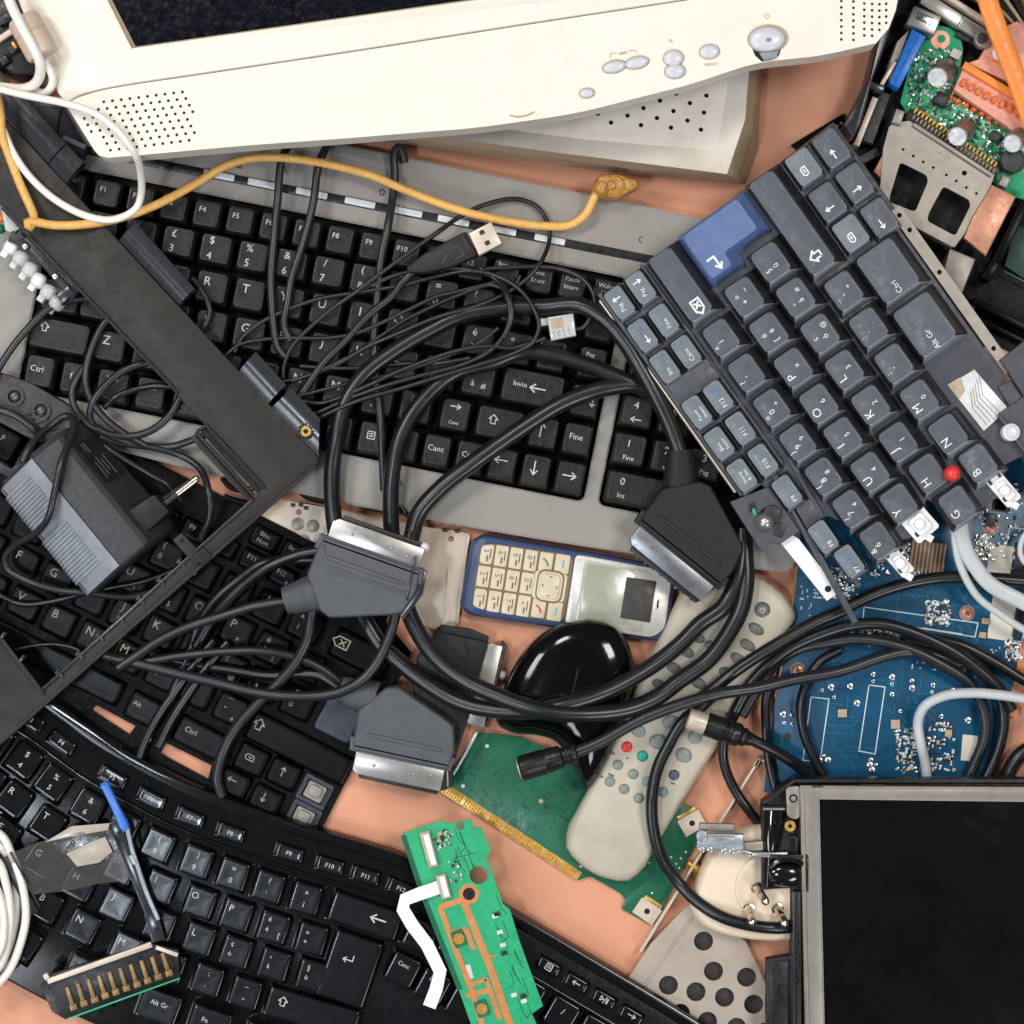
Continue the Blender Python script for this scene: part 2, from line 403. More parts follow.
pm('orange_wax', (.72, .14, .02), .4, var=.2, scale=600)
pm('pink_sink', (.74, .33, .24), .4, metal=.25, var=.05)
pm('vga_blue', (.01, .17, .62), .38, var=.15, scale=200, bump=.1)
pm('lever_blue', (.035, .17, .60), .35, var=.1)
pm('cap_top', (.42, .42, .43), .35, metal=.2, var=.08)
pm('cap_sleeve', (.26, .235, .20), .28, metal=.6, var=.1)
pm('phone_blue', (.030, .054, .135), .42, var=.08, bump=.2)
pm('phone_ivory', (.60, .51, .36), .42, var=.06, scale=90, bump=.1)
pm('phone_gap', (.20, .125, .05), .6, bump=0)
pm('phone_silver', (.56, .535, .50), .35, metal=.25, var=.06, bump=.1)
pm('phone_glass', (.34, .345, .27), .16, var=.05, scale=40, bump=.0)
pm('phone_glass_edge', (.44, .41, .36), .2, var=.05, bump=0)
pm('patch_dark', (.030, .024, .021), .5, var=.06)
pm('ink_grey', (.11, .10, .08), .6, bump=0)
pm('ink_green', (.05, .32, .18), .6, bump=0)
pm('ink_red', (.55, .08, .04), .6, bump=0)
pm('ink_blue', (.09, .38, .55), .6, bump=0)
pm('remote_beige', (.47, .42, .325), .5, var=.06, scale=40, bump=.12, smudge=.45, sscale=30, scol=(.30, .25, .175))
pm('remote_button', (.20, .235, .21), .42, var=.1, bump=.08)
pm('remote_dark', (.135, .14, .115), .5, bump=.05)
pm('remote_rim', (.09, .085, .06), .6, bump=0)
pm('button_red', (.68, .035, .03), .38, var=.06, bump=.04)
pm('button_green', (.01, .26, .19), .4, bump=.04)
pm('button_slate', (.06, .08, .115), .4, bump=.04)
pm('plug_cream', (.74, .60, .45), .42, var=.04, scale=40, bump=.06, smudge=.25, sscale=40, scol=(.62, .45, .30))
pm('pin_metal', (.62, .56, .47), .25, metal=1, var=.06, bump=.05)
pm('membrane', (.66, .665, .66), .25, var=.10, scale=300, bump=.3, bscale=500)
pm('membrane_tan', (.42, .33, .22), .4, var=.15, scale=200)
pm('film', (.13, .118, .108), .08, var=.25, scale=60, bump=.5, bscale=150, alpha=.42, spec=1.0, smudge=.5, sscale=60, scol=(.045, .03, .026))
pm('film_tan', (.42, .36, .29), .3, var=.15, scale=60, bump=.3, bscale=160)
pm('clear_plastic', (.80, .80, .78), .12, var=.05, bump=.3, bscale=300, alpha=.55)
pm('hinge_steel', (.30, .33, .37), .4, metal=.5, var=.1, bump=.15)
pm('key_white_cap', (.26, .24, .205), .45, var=.1)

# ---------------------------------------------------------------- table, camera, light
m = M(); m.box(0, 0, 2600, 2600, -4, 0, b=0)
tb = m.build('table_surface', 'peach', None, kind='structure')
tb['label'] = 'plain peach coloured table top under the scrap'

cam = bpy.data.cameras.new('camera'); co = bpy.data.objects.new('camera', cam); COL.objects.link(co)
co.location = (0, 0, H * S); cam.sensor_width = 36; cam.lens = 36 * H / 1024
cam.clip_start = .05; cam.clip_end = 20; sc.camera = co

w = bpy.data.worlds.new('World'); sc.world = w; w.use_nodes = True
bg = w.node_tree.nodes['Background']; bg.inputs['Color'].default_value = (.92, .96, 1.0, 1); bg.inputs['Strength'].default_value = .09

def softbox(name, loc, target, size, power, col):
    l = bpy.data.lights.new(name, 'AREA'); l.shape = 'RECTANGLE'; l.size, l.size_y = size; l.energy = power; l.color = col
    o = bpy.data.objects.new(name, l); COL.objects.link(o); o.location = loc
    d = Vector(target) - Vector(loc); o.rotation_euler = d.to_track_quat('-Z', 'Y').to_euler()
softbox('softbox_front', (-.95, -.75, 1.05), (0, 0, 0), (.5, .4), 7.4, (.90, .95, 1.0))
softbox('softbox_overhead', (-.52, -.27, 1.62), (-.1, 0, 0), (.17, .15), 6.5, (.78, .88, 1.0))
softbox('softbox_left', (-1.0, .45, 1.30), (0, .05, 0), (.4, .4), 9.0, (1.0, .97, .92))
softbox('softbox_right', (.85, .35, 1.75), (0, .1, 0), (.4, .4), 12.5, (1.0, .97, .93))
softbox('softbox_back', (-.45, .95, 1.55), (0, 0, 0), (.35, .3), 8.5, (1.0, .97, .92))
softbox('softbox_side', (.70, -1.0, 1.05), (0, 0, 0), (.4, .4), 6.8, (.94, .97, 1.0))

sc.view_settings.view_transform = 'Standard'
try: sc.view_settings.look = 'None'
except Exception: pass
sc.view_settings.exposure = 0; sc.view_settings.gamma = 1
sc.render.engine = 'CYCLES'
sc.cycles.max_bounces = 6; sc.cycles.diffuse_bounces = 3; sc.cycles.glossy_bounces = 3; sc.cycles.transparent_max_bounces = 6
sc.cycles.use_denoising = True
# ---------------------------------------------------------------- key legends
def put(m, items, z, mi=1, hz=0):
    for it in items:
        t, x, y, sz = it[:4]; k = it[4] if len(it) > 4 else mi
        if len(t) > 1 and t[0] == '!': m.icon(t[1:], x, y, sz, z, k)
        else: m.text(t, x, y, sz, z, k)
def add_key(T, u, v, w, h, z0, z1, top, leg, mats, name='key', label=None, rot=0, dish=.7, rb=2.5, rt=3.5, tilt=None, off=0, mside=None, medge=None):
    m = M(); zl = z1 - z0
    m.key(w, h, 0, zl, top, rb, rt, dish, mside=mside, medge=medge)
    put(m, leg, zl + .12)
    o = m.build(name, mats, T, label, loc=(u, v, z0 - T.z))
    if rot or tilt: o.rotation_euler = ((tilt or (0, 0))[0], (tilt or (0, 0))[1], rot)
    return o

# ================================================================ 1. silver desktop keyboard
G = Th('computer_keyboard', 'silver-grey desktop keyboard with matt black keys, just below the cream monitor', 'keyboard', 107.5, 195, 0, -11.3, zr=34); G.px = True
def arc(u0, u1, f, n=24): return [(u0 + (u1 - u0) * i / n, f(u0 + (u1 - u0) * i / n)) for i in range(n + 1)]
bot = arc(-128, 748, lambda u: -(236 + 20 * (1 - ((u - 320) / 435) ** 2)))
topl = arc(748, -30, lambda u: 92 + 5 * (1 - ((u - 320) / 435) ** 2)) + [(-62, 78), (-92, 54), (-128, 22)]
out = roundpoly(bot + topl, 14, 3)
well1 = rrect(237, -93, 580, 229, 7, 4); well2 = rrect(636, -93, 188, 229, 7, 4)
m = M()
m.plate(out, [well1, well2], 3, 22.5)
m.plate(inset(out, 1.6), [inset(well1, -1.4), inset(well2, -1.4)], 22.0, 24.0)
m.prism(inset(out, 4), 0, 8, 0)
m.build('body', 'silver_plastic', G)
m = M(); m.prism(inset(well1, -2), 8.5, 12, 0); m.prism(inset(well2, -2), 8.5, 12, 0); m.build('key_well', 'well_black', G)
m = M(); p = arc(-66, 735, lambda u: 47 + 2.5 * (u - 300) / 435); q = [(u, v - 8.5) for u, v in p]
m.prism(p + q[::-1], 23.6, 25.2, .5)
m.build('media_strip', 'black_plastic', G)
for a, c in ((88.6, 120), (134, 164), (183, 215), (233, 264), (283, 312), (328, 360), (379, 408), (427, 458)):
    m = M(); v = 43 + 2.5 * ((a + c) / 2 - 300) / 435; m.rbox(0, 0, c - a, 6.6, 1, 0, 1.6, .5); m.build('media_key', 'button_silver', G, 'pale silver media key', loc=((a + c) / 2, v, 25.1))
m = M()
for ic, u, v in (('lens', 168, 60), ('home', 268, 58), ('moon', 532, 62), ('menu', 122, 56), ('play', 316, 58)): m.icon(ic, u, v, 6.2, 24.15, 0, .9)
m.stroke([(336, -222), (334, -226), (337, -230)], 1.2, 24.2); m.stroke([(342, -222), (345, -226), (341, -229)], 1.2, 24.2)
m.build('printed_icons', 'chip_black', G)
KT = (3.4, 3.4, 4.4, 2.6)
def gk(u, v, leg, w=36, h=36, **k): return add_key(G, u, -v, w, h, 13, 40, KT, leg, ['key_matte', 'legend_white'], **k)
def L1(t): return [(t, -4.5, 6, 12.5)]
def L2(a, c): return [(a, -4.5, 8.5, 10.5), (c, -5, -6.5, 10.5)]
def SM(a, c=None): return [(a, -1, 8, 6.6)] + ([(c, -1, 0, 6.6)] if c else [])
gk(-36, 0, SM('Esc'), 31, 32)
for i in range(12): gk(i * 33.85, 0, [('F%d' % (i + 1), -4.5, 4.5, 7.4)], 31.5, 32)
for i, l in enumerate((SM('Stamp'), SM('Bloc', 'Scorr'), SM('Pausa', 'Interr'), SM('Wake', 'Up'))): gk(406 + i * 34, 0, l, 31.5, 32)
num = [('|', '\\'), ('!', '1'), ('"', '2'), ('£', '3'), ('$', '4'), ('%', '5'), ('&', '6'), ('/', '7'), ('(', '8'), (')', '9'), ('=', '0'), ('?', "'"), ('^', 'ì')]
for i, (a, c) in enumerate(num): gk(-36.3 + i * 38.35, 33, L2(a, c), 36, 34)
gk(466, 33, [('Back', -8, 8, 6.6)], 43, 34); gk(508, 33, SM('Home'), 31.5, 34)
gk(-28, 71, [('Tab', -4, 6, 7)], 34)
for i, t in enumerate('QWERTYUIOP'): gk(4.4 + i * 38.75, 71, L1(t))
gk(392, 71, L2('é', 'è')); gk(430.5, 71, L2('*', '+')); gk(467, 71, [('!left', -4, 6, 8)], 33); gk(508, 71, [('Pag', -3, 8, 6.6), ('!up', 5, -1, 9)], 31.5)
gk(-25, 109.5, [('Bloc', -3, 6, 7)], 42)
for i, t in enumerate('ASDFGHJKL'): gk(11.2 + i * 38.8, 109.5, L1(t))
gk(360.5, 109.5, [('ç', -4, 9, 8), ('ò', -6, -3, 9.5), ('@', 6, -4, 8)], 36); gk(400, 109.5, [('°', -2, 10, 8), ('à', -5, -3, 9.5), ('#', 6, -5, 8)], 37)
gk(455, 107.5, [('Invio', -13, 3, 7.4), ('!left', 5, 1.5, 15, 1)], 66, 39); gk(508, 109.5, [('Pag', -5, 4, 6.6), ('!down', 8, 1, 9)], 31.5)
gk(-18.5, 148.4, [('!shift', -16, 7, 8.5)], 64)
for i, t in enumerate('ZXCVBNM'): gk(33 + i * 38.85, 148.4, L1(t))
gk(305, 148.4, L2(';', ',')); gk(343.7, 148.4, L2(':', '.')); gk(384, 148.4, [('!right', -1, 9, 10), ('Canc', 0, -7, 5)], 33.5)
gk(429.5, 148.4, [('!shift', -7, 4, 9)], 51); gk(474, 148.4, [('!up', -3, 3, 14)], 33); gk(508, 148.4, [('Fine', -1, 3, 8.4)], 32)
gk(-31, 187, [('Ctrl', -3, 3, 8.4)], 33); gk(4, 187, [('f', -3, 3, 9)], 31); gk(43, 187, SM('Win'), 36); gk(82, 187, [('Alt', 0, 7, 7.4)], 34)
gk(178, 187, [], 152, 36, dish=-1.0)
gk(273, 187, [('Alt Gr', -2, 4, 6.4)], 31); gk(307, 187, [('!menu', -1, 3, 9)], 31); gk(340, 187, SM('Fn'), 31); gk(373, 187, [('Canc', -1, 3, 8)], 31.5)
gk(406.5, 187, [('Ctrl', -2, 3, 8)], 31.5); gk(440, 187, [('!left', -2, 4, 12)], 32); gk(474, 187, [('!down', -2, 3, 13)], 32.5); gk(508.5, 187, [('!right', -1, 2, 13)], 32)
for j, (v, row) in enumerate(((71, '789'), (109.5, '456'), (148.4, '123'))):
    for i, t in enumerate(row):
        if j == 0 and i > 0: continue
        sub = {'4': ('!left', 10), '6': ('!right', 10), '2': ('!down', 10), '8': ('!up', 10), '7': ('Home', 5.6), '9': ('Pag', 6), '1': ('Fine', 7), '3': ('Pag', 7), '5': ('.', 6)}[t]
        gk(562 + i * 38.5, v, [(t, -2, 7, 10.5), (sub[0], 0, -7.5, sub[1])], 36)
gk(582, 187, [('0', -21, 7, 10.5), ('Ins', -20, -7, 7)], 75); gk(640, 187, [('.', -4, 6, 10)], 36)

# ================================================================ 2. loose laptop keyboard
K = Th('laptop_keyboard', 'slate grey keyboard torn from a laptop, big blue enter key and red pointing stub', 'keyboard', 870, 405, 60, 125.3, zr=80); K.px = True
base = [(253, -137), (243, 158), (4, 158), (-2, 150), (-2, 133), (-64, 130), (-66, 98), (-128, 60), (-136, 30), (-110, 6), (-152, -10), (-150, -66), (-128, -76), (-136, -129), (142, -129), (144, -137)]
m = M(); m.prism(roundpoly(base, 3, 2), 0, 6, 1)
m.prism(rrect(100, -94, 296, 52, 4), 6, 7.5, .5)
m.box(-128, -118, 92, 34, 6, 15, 0, 1.2); m.box(-114, -100, 60, 3, 6, 18, 0, .5)
m.box(125, 104.5, 246, 3.2, 6, 11, 0, .8); m.box(124, 156, 248, 4, 6, 13, 0, .8); m.box(-70, 104, 148, 5, 2, 11, R(-7), .8)
m.box(74.5, 130, 2, 52, 6, 11, 0, .4); m.rbox(121, 130, 24, 49, 2, 6, 15, 1); m.rbox(-54, 113, 26, 22, 2, 3, 12, 1, rot=R(-6))
m.box(-85, 127, 172, 6.5, -3, 12, R(-6.5), 1)
m.prism([(-39, -134), (-37, -168), (-100, -168), (-100, -131)], 2, 14, 1); m.prism([(-62, -131), (-60, -117), (-128, -112), (-128, -131)], 5, 10, 1)
m.build('base_plate', 'slate_plate', K)
rim = [(146, -130), (146, -142), (-52, -142), (-54, -131)]
holes = [ngon(x, -136, 2.6, 10) for x in (138, 120, 68, -26)]
m = M(); m.plate(rim, holes, 3, 7.5); m.build('mounting_rim', 'metal_satin', K)
m = M()
for x in (138, 120, 68, -26): m.cyl(x, -136, 3.2, 1, 3.2, 0, n=12)
m.build('mounting_hole', 'hole_dark', K)
m = M(); m.box(124, 159.6, 236, 1.6, -1, 12, 0, .3); m.build('back_edge', 'metal_beige', K)
KS = (6.2, 1.6, 12, 1.2); ICW[0] = .16
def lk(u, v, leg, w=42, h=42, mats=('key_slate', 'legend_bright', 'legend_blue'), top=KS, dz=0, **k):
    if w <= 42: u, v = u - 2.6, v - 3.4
    return add_key(K, u, v, w, h, 66 + dz, 86 + dz, top, leg, list(mats) + ['key_side', 'key_edge_lit'], dish=.8, rt=5.5, rb=2, mside=3, medge=4, **k)
def T1(t, s=None): return [(t, -4, 12.5, 12.5)] + ([(s, 2.5, 1, 8)] if s else [])
def T2(a, c, d=None): return [(a, -4, 15, 8.5), (c, -1, 8, 9)] + ([(d, 4, 0, 7.5)] if d else [])
for i, (a, c, d) in enumerate((('&', '6', None), ('/', '7', '4'), ('(', '8', '8'), (')', '9', '9'), ('=', '0', '+'), ('?', "'", None), ('^', 'ì', None))):
    u = (-113.7, -73, -30.8, 11.6, 54.8, 98, 141)[i]; v = (70, 74, 77.5, 79, 80, 80.5, 81)[i]
    lk(u, v, T2(a, c, d), 41, 40, tilt=((0, R(-4)) if i == 0 else None), dz=(-5 if i == 0 else 0))
lk(205, 80, [('!bksp', -25, 4, 13)], 84, 40)
for i, (t, s) in enumerate((('Y', None), ('U', '4'), ('I', '5'), ('O', '6'), ('P', 'x'))):
    u = (-95, -54, -10, 31, 75)[i]; v = (32, 37, 39, 39.5, 39.5)[i]
    lk(u, v, T1(t, s), dz=(-6 if i == 0 else 0), tilt=((R(3), R(-5)) if i == 0 else None))
lk(118, 39, [('é', 2, 12, 9), ('è', 2, 3, 9), ('[', -8, 3, 8)]); lk(161, 38.5, [('*', 6, 12, 10), ('+', -2, 8, 9), ('~', 8, 1, 8)], 42)
for i, (t, s) in enumerate((('G', None), ('H', None), ('J', '1'), ('K', '2'), ('L', '3'))):
    u = (-131, -87, -45, 0, 44)[i]; v = (-14, -9, -4.5, -2, -1)[i]
    lk(u, v, T1(t, s), dz=(-5, -5, -2, 0, 0)[i], tilt=(None if i > 2 else ((R(4), R(-4)), (R(2), R(-6)), (R(-3), R(-3)))[i]))
lk(87.5, -2, [('ç', 0, 12, 8), ('ò', -3, 3, 9), ('@', 8, -2, 7)]); lk(131, -3, [('°', -3, 11, 8), ('à', -3, 3, 9), ('#', 8, 0, 7)]); lk(174, -3, [('§', -4, 12, 8), ('ù', -3, 4, 9)])
for i, (t, s) in enumerate((('B', None), ('N', None), ('M', '0'))):
    u = (-111, -70, -23.5)[i]; v = (-56, -50.5, -45)[i]
    lk(u, v, T1(t, s), dz=(-6, -4, 0)[i], tilt=(((R(3), R(3)), (R(-4), R(5)), None)[i]))
lk(20.5, -45, T2(';', ',')); lk(64.5, -45, T2(':', '.', '.')); lk(108.5, -46, T2('_', '-', '+')); 
lk(191, -46.5, [('!shift', -38, 6, 12)], 120, 42)
lk(32, -96, [('Alt Gr', -14, 8, 8.5)], 62, 56); lk(97, -97, [('Ctrl', -16, 8, 8.5)], 62, 56)
# enter key: one L-shaped cap
m = M(); o = [(186, 59.5), (248.5, 59.5), (248.5, -24), (200, -24), (200, 18), (186, 18)]
t = [(193, 57.5), (246, 57.5), (246, -10.5), (208, -10.5), (208, 31), (193, 31)]
ro, rt_ = roundpoly(o, 2.5, 3), roundpoly(t, 5, 3)
m.loft([[(x, y, 0) for x, y in ro], [(x, y, 1.5) for x, y in ro], [(x, y, 19) for x, y in rt_], [(x, y, 20) for x, y in inset(rt_, 1)]], 0)
m.icon('enter', 205, 44, 14, 20.15, 1)
m.build('enter_key', ['key_blue', 'legend_bright'], K, 'blue L-shaped enter key', loc=(0, 0, 6))
FM = ('key_fog', 'legend_bright', 'legend_blue'); FT = (4.2, 1.4, 4, 1.0)
fk = lambda u, v, leg, **k: add_key(K, u, v, 36.5, 24.5, 66 + k.pop('dz', 0), 80, FT, leg, list(FM) + ['key_side', 'key_edge_lit'], dish=.7, rt=4, rb=2, mside=3, medge=4, **k)
for u, v, leg in ((227, 117.5, [('Pag', -4, 2, 6.5), ('!down', 8, 2, 8)]), (227, 143.5, [('Pag', -4, 2, 6.5), ('!up', 6, 2, 8), ('.', 9, 5, 12, 2)]),
                  (187, 117.5, [('Fine', -3, 1, 6.5), ('L', 8, 2, 8, 2)]), (187, 143.5, [('!left', -4, 0, 8), ('o', 7, 2, 10, 2)]),
                  (148.5, 117.5, [('Canc', -3, 1, 7)]), (148.5, 143.5, [('Ins', -5, 1, 7)]),
                  (93, 117.5, [('F12', -6, 1, 7), ('E', 6, 2, 10, 2)]), (93, 143.5, [('Pausa', -2, 3, 5.5), ('Interr', -2, -3, 5.5)]),
                  (54.5, 117.5, [('F11', -3, 1, 7)]), (54.5, 143.5, [('Bloc', -2, 3, 5.5), ('Scorr', -2, -3, 5.5)]),
                  (15.5, 117.5, [('F10', -3, 1, 7)]), (15.5, 143.5, [('Stamp', -1, 2, 5.5), ('R Sist', -1, -3, 5.5)]), (-24, 116, [('F9', -8, 0, 7)]),
                  (-82, 112.5, [('F8', -8, 0, 7)]), (-117, 105.5, [('F7', -9, 0, 7), ('m', 4, 2, 10, 2)])): fk(u, v, leg)
FM = ('key_slate', 'legend_bright', 'legend_blue'); AT = (3.5, 2, 3, 1.5)
for u, v, ic in ((147, -117, 'left'), (189.5, -117, 'down'), (231.5, -118, 'right'), (189.5, -84, 'up')):
    add_key(K, u, v, 40, 31, 66, 81, AT, [('!' + {'right': 'right', 'down': 'down', 'left': 'left', 'up': 'up'}[ic], -6, 3, 9)], ['key_slate', 'legend_bright', 'key_side', 'key_edge_lit'], 'arrow_key', dish=.8, rt=4, rb=2, mside=2, medge=3)
FM = ('key_fog', 'legend_white', 'legend_blue')
for u in (150.5, 232): add_key(K, u, -84.5, 38, 31, 66, 81, AT, [('!page', -3, 3, 9)], ['key_fog', 'legend_bright', 'key_side', 'key_edge_lit'], dish=.8, rt=4, rb=2, mside=2, medge=3)
m = M(); m.dome(ngon(-103, -27, 8.2, 18), 20, 33, 6, wall=6); m.build('pointing_stub', 'button_red', K, 'red rubber pointing stub')
# bared membranes and key scissors
m = M(); m.prism([(-30, -77), (-32, -108), (-84, -113), (-88, -80)], 6.5, 8, .3)
m.build('space_bar_membrane', 'membrane', K, 'bare silvery membrane where the space bar is gone')
m = M(); m.prism([(-29, -77), (-30, -92), (-44, -88), (-47, -78)], 8, 8.6, 0); m.build('membrane_flap', 'membrane_tan', K)
m = M()
for k in range(5): m.stroke([(-40 - k * 2, -108 + k * 4), (-58 - k, -100 + k * 4), (-84, -104 + k * 4.5)], .9, 8.4)
m.build('membrane_traces', 'metal_satin', K, kind=None)
m = M(); m.cyl(-104, -100, 9, 7, 20, 1.5); m.cyl(-104, -100, 5.5, 20, 22, .6); m.build('rubber_dome', 'membrane', K)
for u, v, w, h, rot in ((-124, 27, 36, 28, .1), (-145, 66, 34, 15, .1), (-146, -62, 38, 18, .1)):
    m = M(); m.rbox(0, 0, w, h, 3, 6, 9.5, .6); m.rbox(-3, 0, w * .55, h * .6, 3, 9.5, 14, 1); m.cyl(-2, 1, 5.5, 14, 18, 1.2, n=14)
    m.box(-w / 2 - 2, 2, 7, 7, 6, 12, .3, .6); m.box(w / 3, h / 3, 5, 3, 9.5, 10.5, 0, .2, 1); m.box(-w / 4, h / 3, 5, 3, 9.5, 10.5, 0, .2, 1); m.box(w / 3, -h / 3, 5, 3, 9.5, 10.5, 0, .2, 1)
    o = m.build('key_scissor', ['white_plastic', 'chip_black'], K, 'white key mount left bare by a missing key', loc=(u, v, 0)); o.rotation_euler = (0, 0, rot)
m = M(); m.prism(K.P([(780.5, 542.5), (792, 534.7), (799, 539), (840, 592), (827, 601)], 64), 0, 4, .5); m.cyl(*K.L(828, 589, 64), 3.2, 4, 4.4, 0, 1, 14)
m.build('fixing_bracket', ['white_plastic', 'hole_dark'], K, 'pale metal fixing bracket with one screw hole', px=False)
m = M(); m.plate(ccw(K.P([(730, 502), (768, 487), (799, 531), (779, 545), (772, 541), (763, 552), (758, 546)], 68)), [ngon(*K.L(767, 520, 68), 12, 16, 8, R(-65))], 0, 10); m.build('torn_corner', 'slate_plate', K, px=False)
m = M(); kl = lambda x, y: K.L(x, y, 70)
m.box(*kl(763, 515), 36, 24, 2, 5, 0, .2, 0); m.prism(ngon(*kl(767, 519), 13, 20, 10, R(-60)), 9, 10.5, 0, 0); m.dome(ngon(*kl(765, 522), 9.5, 20), 6, 22, 7, mi=1, wall=5); m.cyl(*kl(772, 514), 9, 5, 15, 1, 2)
for k in range(3): m.box(*kl(750 + 2.4 * k, 508 - k), 1.6, 8, 9, 12, R(60), .2, 2)
m.box(*kl(754, 512), 7, 3, 10, 12.4, R(-20), .2, 3); m.box(*kl(780, 530), 9, 14, 4, 11, R(35), .5, 2)
m.build('broken_lamp', ['hole_dark', 'metal', 'chip_black', 'pcb_bright'], K, 'round metal bead in the broken corner', px=False)

ICW[0] = .10
# ================================================================ 3. black notebook keyboard under the cables
N = Th('notebook_keyboard', 'black notebook keyboard with cream lettering, in deep shadow under tangled black cables', 'keyboard', 160, 633, 0, -27, zr=14); N.px = True
nb = [(-330, 150), (-330, -68), (-110, -106), (0, -124), (60, -124), (233, -108), (233, 96), (196, 112), (192, 150)]
slots = [N.P([(94, 705.6), (134, 727), (128, 736), (90, 711.5)]), N.P([(165, 744), (211, 767), (207, 781), (159, 755)]), N.P([(146, 736), (151, 741), (146, 745), (140, 744)])]
m = M(); m.plate(nb, slots, 0, 6); m.build('base_plate', 'well_black', N)
NT = (2.4, 2.4, 3.2, 2)
def nk(u, v, leg, w=34, h=32, **k):
    mats = k.pop('mats', ['key_black', 'legend_cream', 'legend_blue'])
    return add_key(N, u, v, w, h, 5, 15, NT, leg, mats, dish=.15, rt=4, rb=3, **k)
def n1(t, s=None): return [(t, -6, 6, 12)] + ([(s, 4, -6, 7.5)] if s else [])
def n2(a, c, s=None): return [(a, -6, 8, 9), (c, -6, -3, 9)] + ([(s, 6, -7, 7)] if s else [])
for i, t in enumerate('SDFGH'): nk(-232 + i * 38.7, 0, n1(t))
for t, u, s in (('J', -38.7, '1'), ('K', 0, '2'), ('L', 38.7, '3')): nk(u, 0, n1(t, s))
nk(77.4, 0, n2('ç', 'ò', '@')); nk(116, 0, n2('°', 'à', '#')); nk(154.8, 0, n2('§', 'ù'))
for t, u in (('X', -211.5), ('C', -172.8), ('V', -134), ('B', -95.4), ('N', -56.7), ('M', -18)): nk(u, -36, n1(t))
nk(20.7, -36, n2(';', ',')); nk(59.4, -36, n2(':', '.')); nk(98, -36, [('_', -5, 10, 10), ('-', -6, 0, 9), ('+', 5, -8, 9)])
nk(176, -40, [('!shift', -46, 4, 11)], 112, 32)
for t, u, s in (('E', -203, None), ('R', -164.5, None), ('T', -125.8, None), ('Y', -87, None), ('U', -48.4, '4'), ('I', -9.7, '5'), ('O', 29, '6'), ('P', 67.7, 'x')): nk(u, 36, n1(t, s))
nk(106.4, 36, n2('é', 'è', '[')); nk(145, 36, n2('*', '+', ']'))
for i, (a, c) in enumerate((('$', '4'), ('%', '5'), ('&', '6'), ('/', '7'), ('(', '8'), (')', '9'), ('=', '0'), ('?', "'"), ('^', 'ì'))): nk(-183.8 + i * 38.7, 72, n2(a, c))
nk(188, 72, [('!bksp', -22, 2, 14)], 62, 32)
nk(199, 14, [('!enter', -6, 16, 10)], 44, 62, mats=['key_navy', 'legend_cream'], label='dark navy enter key')
for i in range(5, 13): nk(-148.5 + (i - 5) * 33.2, 106, [('F%d' % i, -3, 3, 7)] + ([('+', 6, -4, 9, 2)] if i == 12 else []), 30, 22)
for i, l in enumerate((('Bloc', 'Num'), ('Stamp', 'Sist'), ('Canc', ''), ('Ins', ''))): nk(51 + i * 33.5, 131, [(l[0], -1, 4, 6.5)] + ([(l[1], -1, -3, 6.5)] if l[1] else []), 31, 23)
nk(-80, -74, [], 148, 28); nk(20, -76, [('Alt', -8, 3, 7)], 36, 30); nk(84, -76, [('Ctrl', -12, 3, 8)], 56, 30)
nk(139, -72, [('!page', -2, 2, 9)], 33, 30); nk(174.5, -70, [('!up', -2, 2, 9)], 33, 28); nk(134, -101, [('!left', -3, 3, 9)], 33, 27); nk(170, -101, [('!down', -3, 2, 9)], 33, 27)
for u, v in ((210, -72), (211, -100)):
    m = M(); m.plate(rrect(0, 0, 31, 27, 2), [rrect(0, 0, 23, 19, 2)], 6, 9); m.rbox(0, 0, 20, 17, 2, 5.5, 8, .5, 1); m.rbox(0, 1, 13, 11, 3, 8, 12, 1.2, 1)
    m.box(-12, 0, 2, 18, 7, 11, 0, .2, 2); m.box(12, 0, 2, 18, 7, 11, 0, .2, 2)
    m.build('key_scissor', ['key_navy', 'key_white_cap', 'chip_black'], N, 'bare key mount with its keycap missing', loc=(u, v, 0))

# ================================================================ 4. curved glossy keyboard
CT = spline([(-90, 560), (-20, 640), (20, 676), (60, 703), (105, 736), (150, 762), (200, 787), (270, 813), (315, 828), (408, 857), (504, 906), (586, 954), (680, 1010), (790, 1080)], 3)
CS = [0.0]
for i in range(1, len(CT)): CS.append(CS[-1] + (CT[i] - CT[i - 1]).length)
def cpt(t, d):
    """point at distance t along the curved top edge, d below it; also the slope"""
    i = 1
    while i < len(CS) - 2 and CS[i] < t: i += 1
    f = (t - CS[i - 1]) / (CS[i] - CS[i - 1]); p = CT[i - 1].lerp(CT[i], f)
    a, b = CT[max(0, i - 9)], CT[min(len(CT) - 1, i + 8)]; g = (b - a).normalized()
    return (p.x - g.y * d, p.y + g.x * d, math.atan2(-g.y, g.x))
def cfind(px, py):
    best = min(range(len(CT)), key=lambda i: (CT[i].x - px) ** 2 + (CT[i].y - py) ** 2); return CS[best]
B = Th('curved_keyboard', 'glossy black wave-shaped desktop keyboard with white lettering at the lower edge, dusty top', 'keyboard', 250, 900, 0, 0, zr=26)
def crow(t0, t1, d, step=6): 
    n = max(2, int(abs(t1 - t0) / step)); return [cpt(t0 + (t1 - t0) * i / n, d)[:2] for i in range(n + 1)]
tE = CS[-1]
out = crow(4, tE - 4, 0) + crow(tE - 4, 4, 262)
m = M(); m.prism(B.P(out), 0, 20, 3)
lip = B.P(crow(20, tE - 6, 1) + crow(tE - 6, 20, 13)); m.prism(lip, 19, 23, 2.2)
m.prism(B.P(crow(20, tE - 6, 45.5) + crow(tE - 6, 20, 48.5)), 19, 24, 1.2)
m.build('body', 'gloss_black', B)
BT = (3.6, 3.2, 3.2, 2.4)
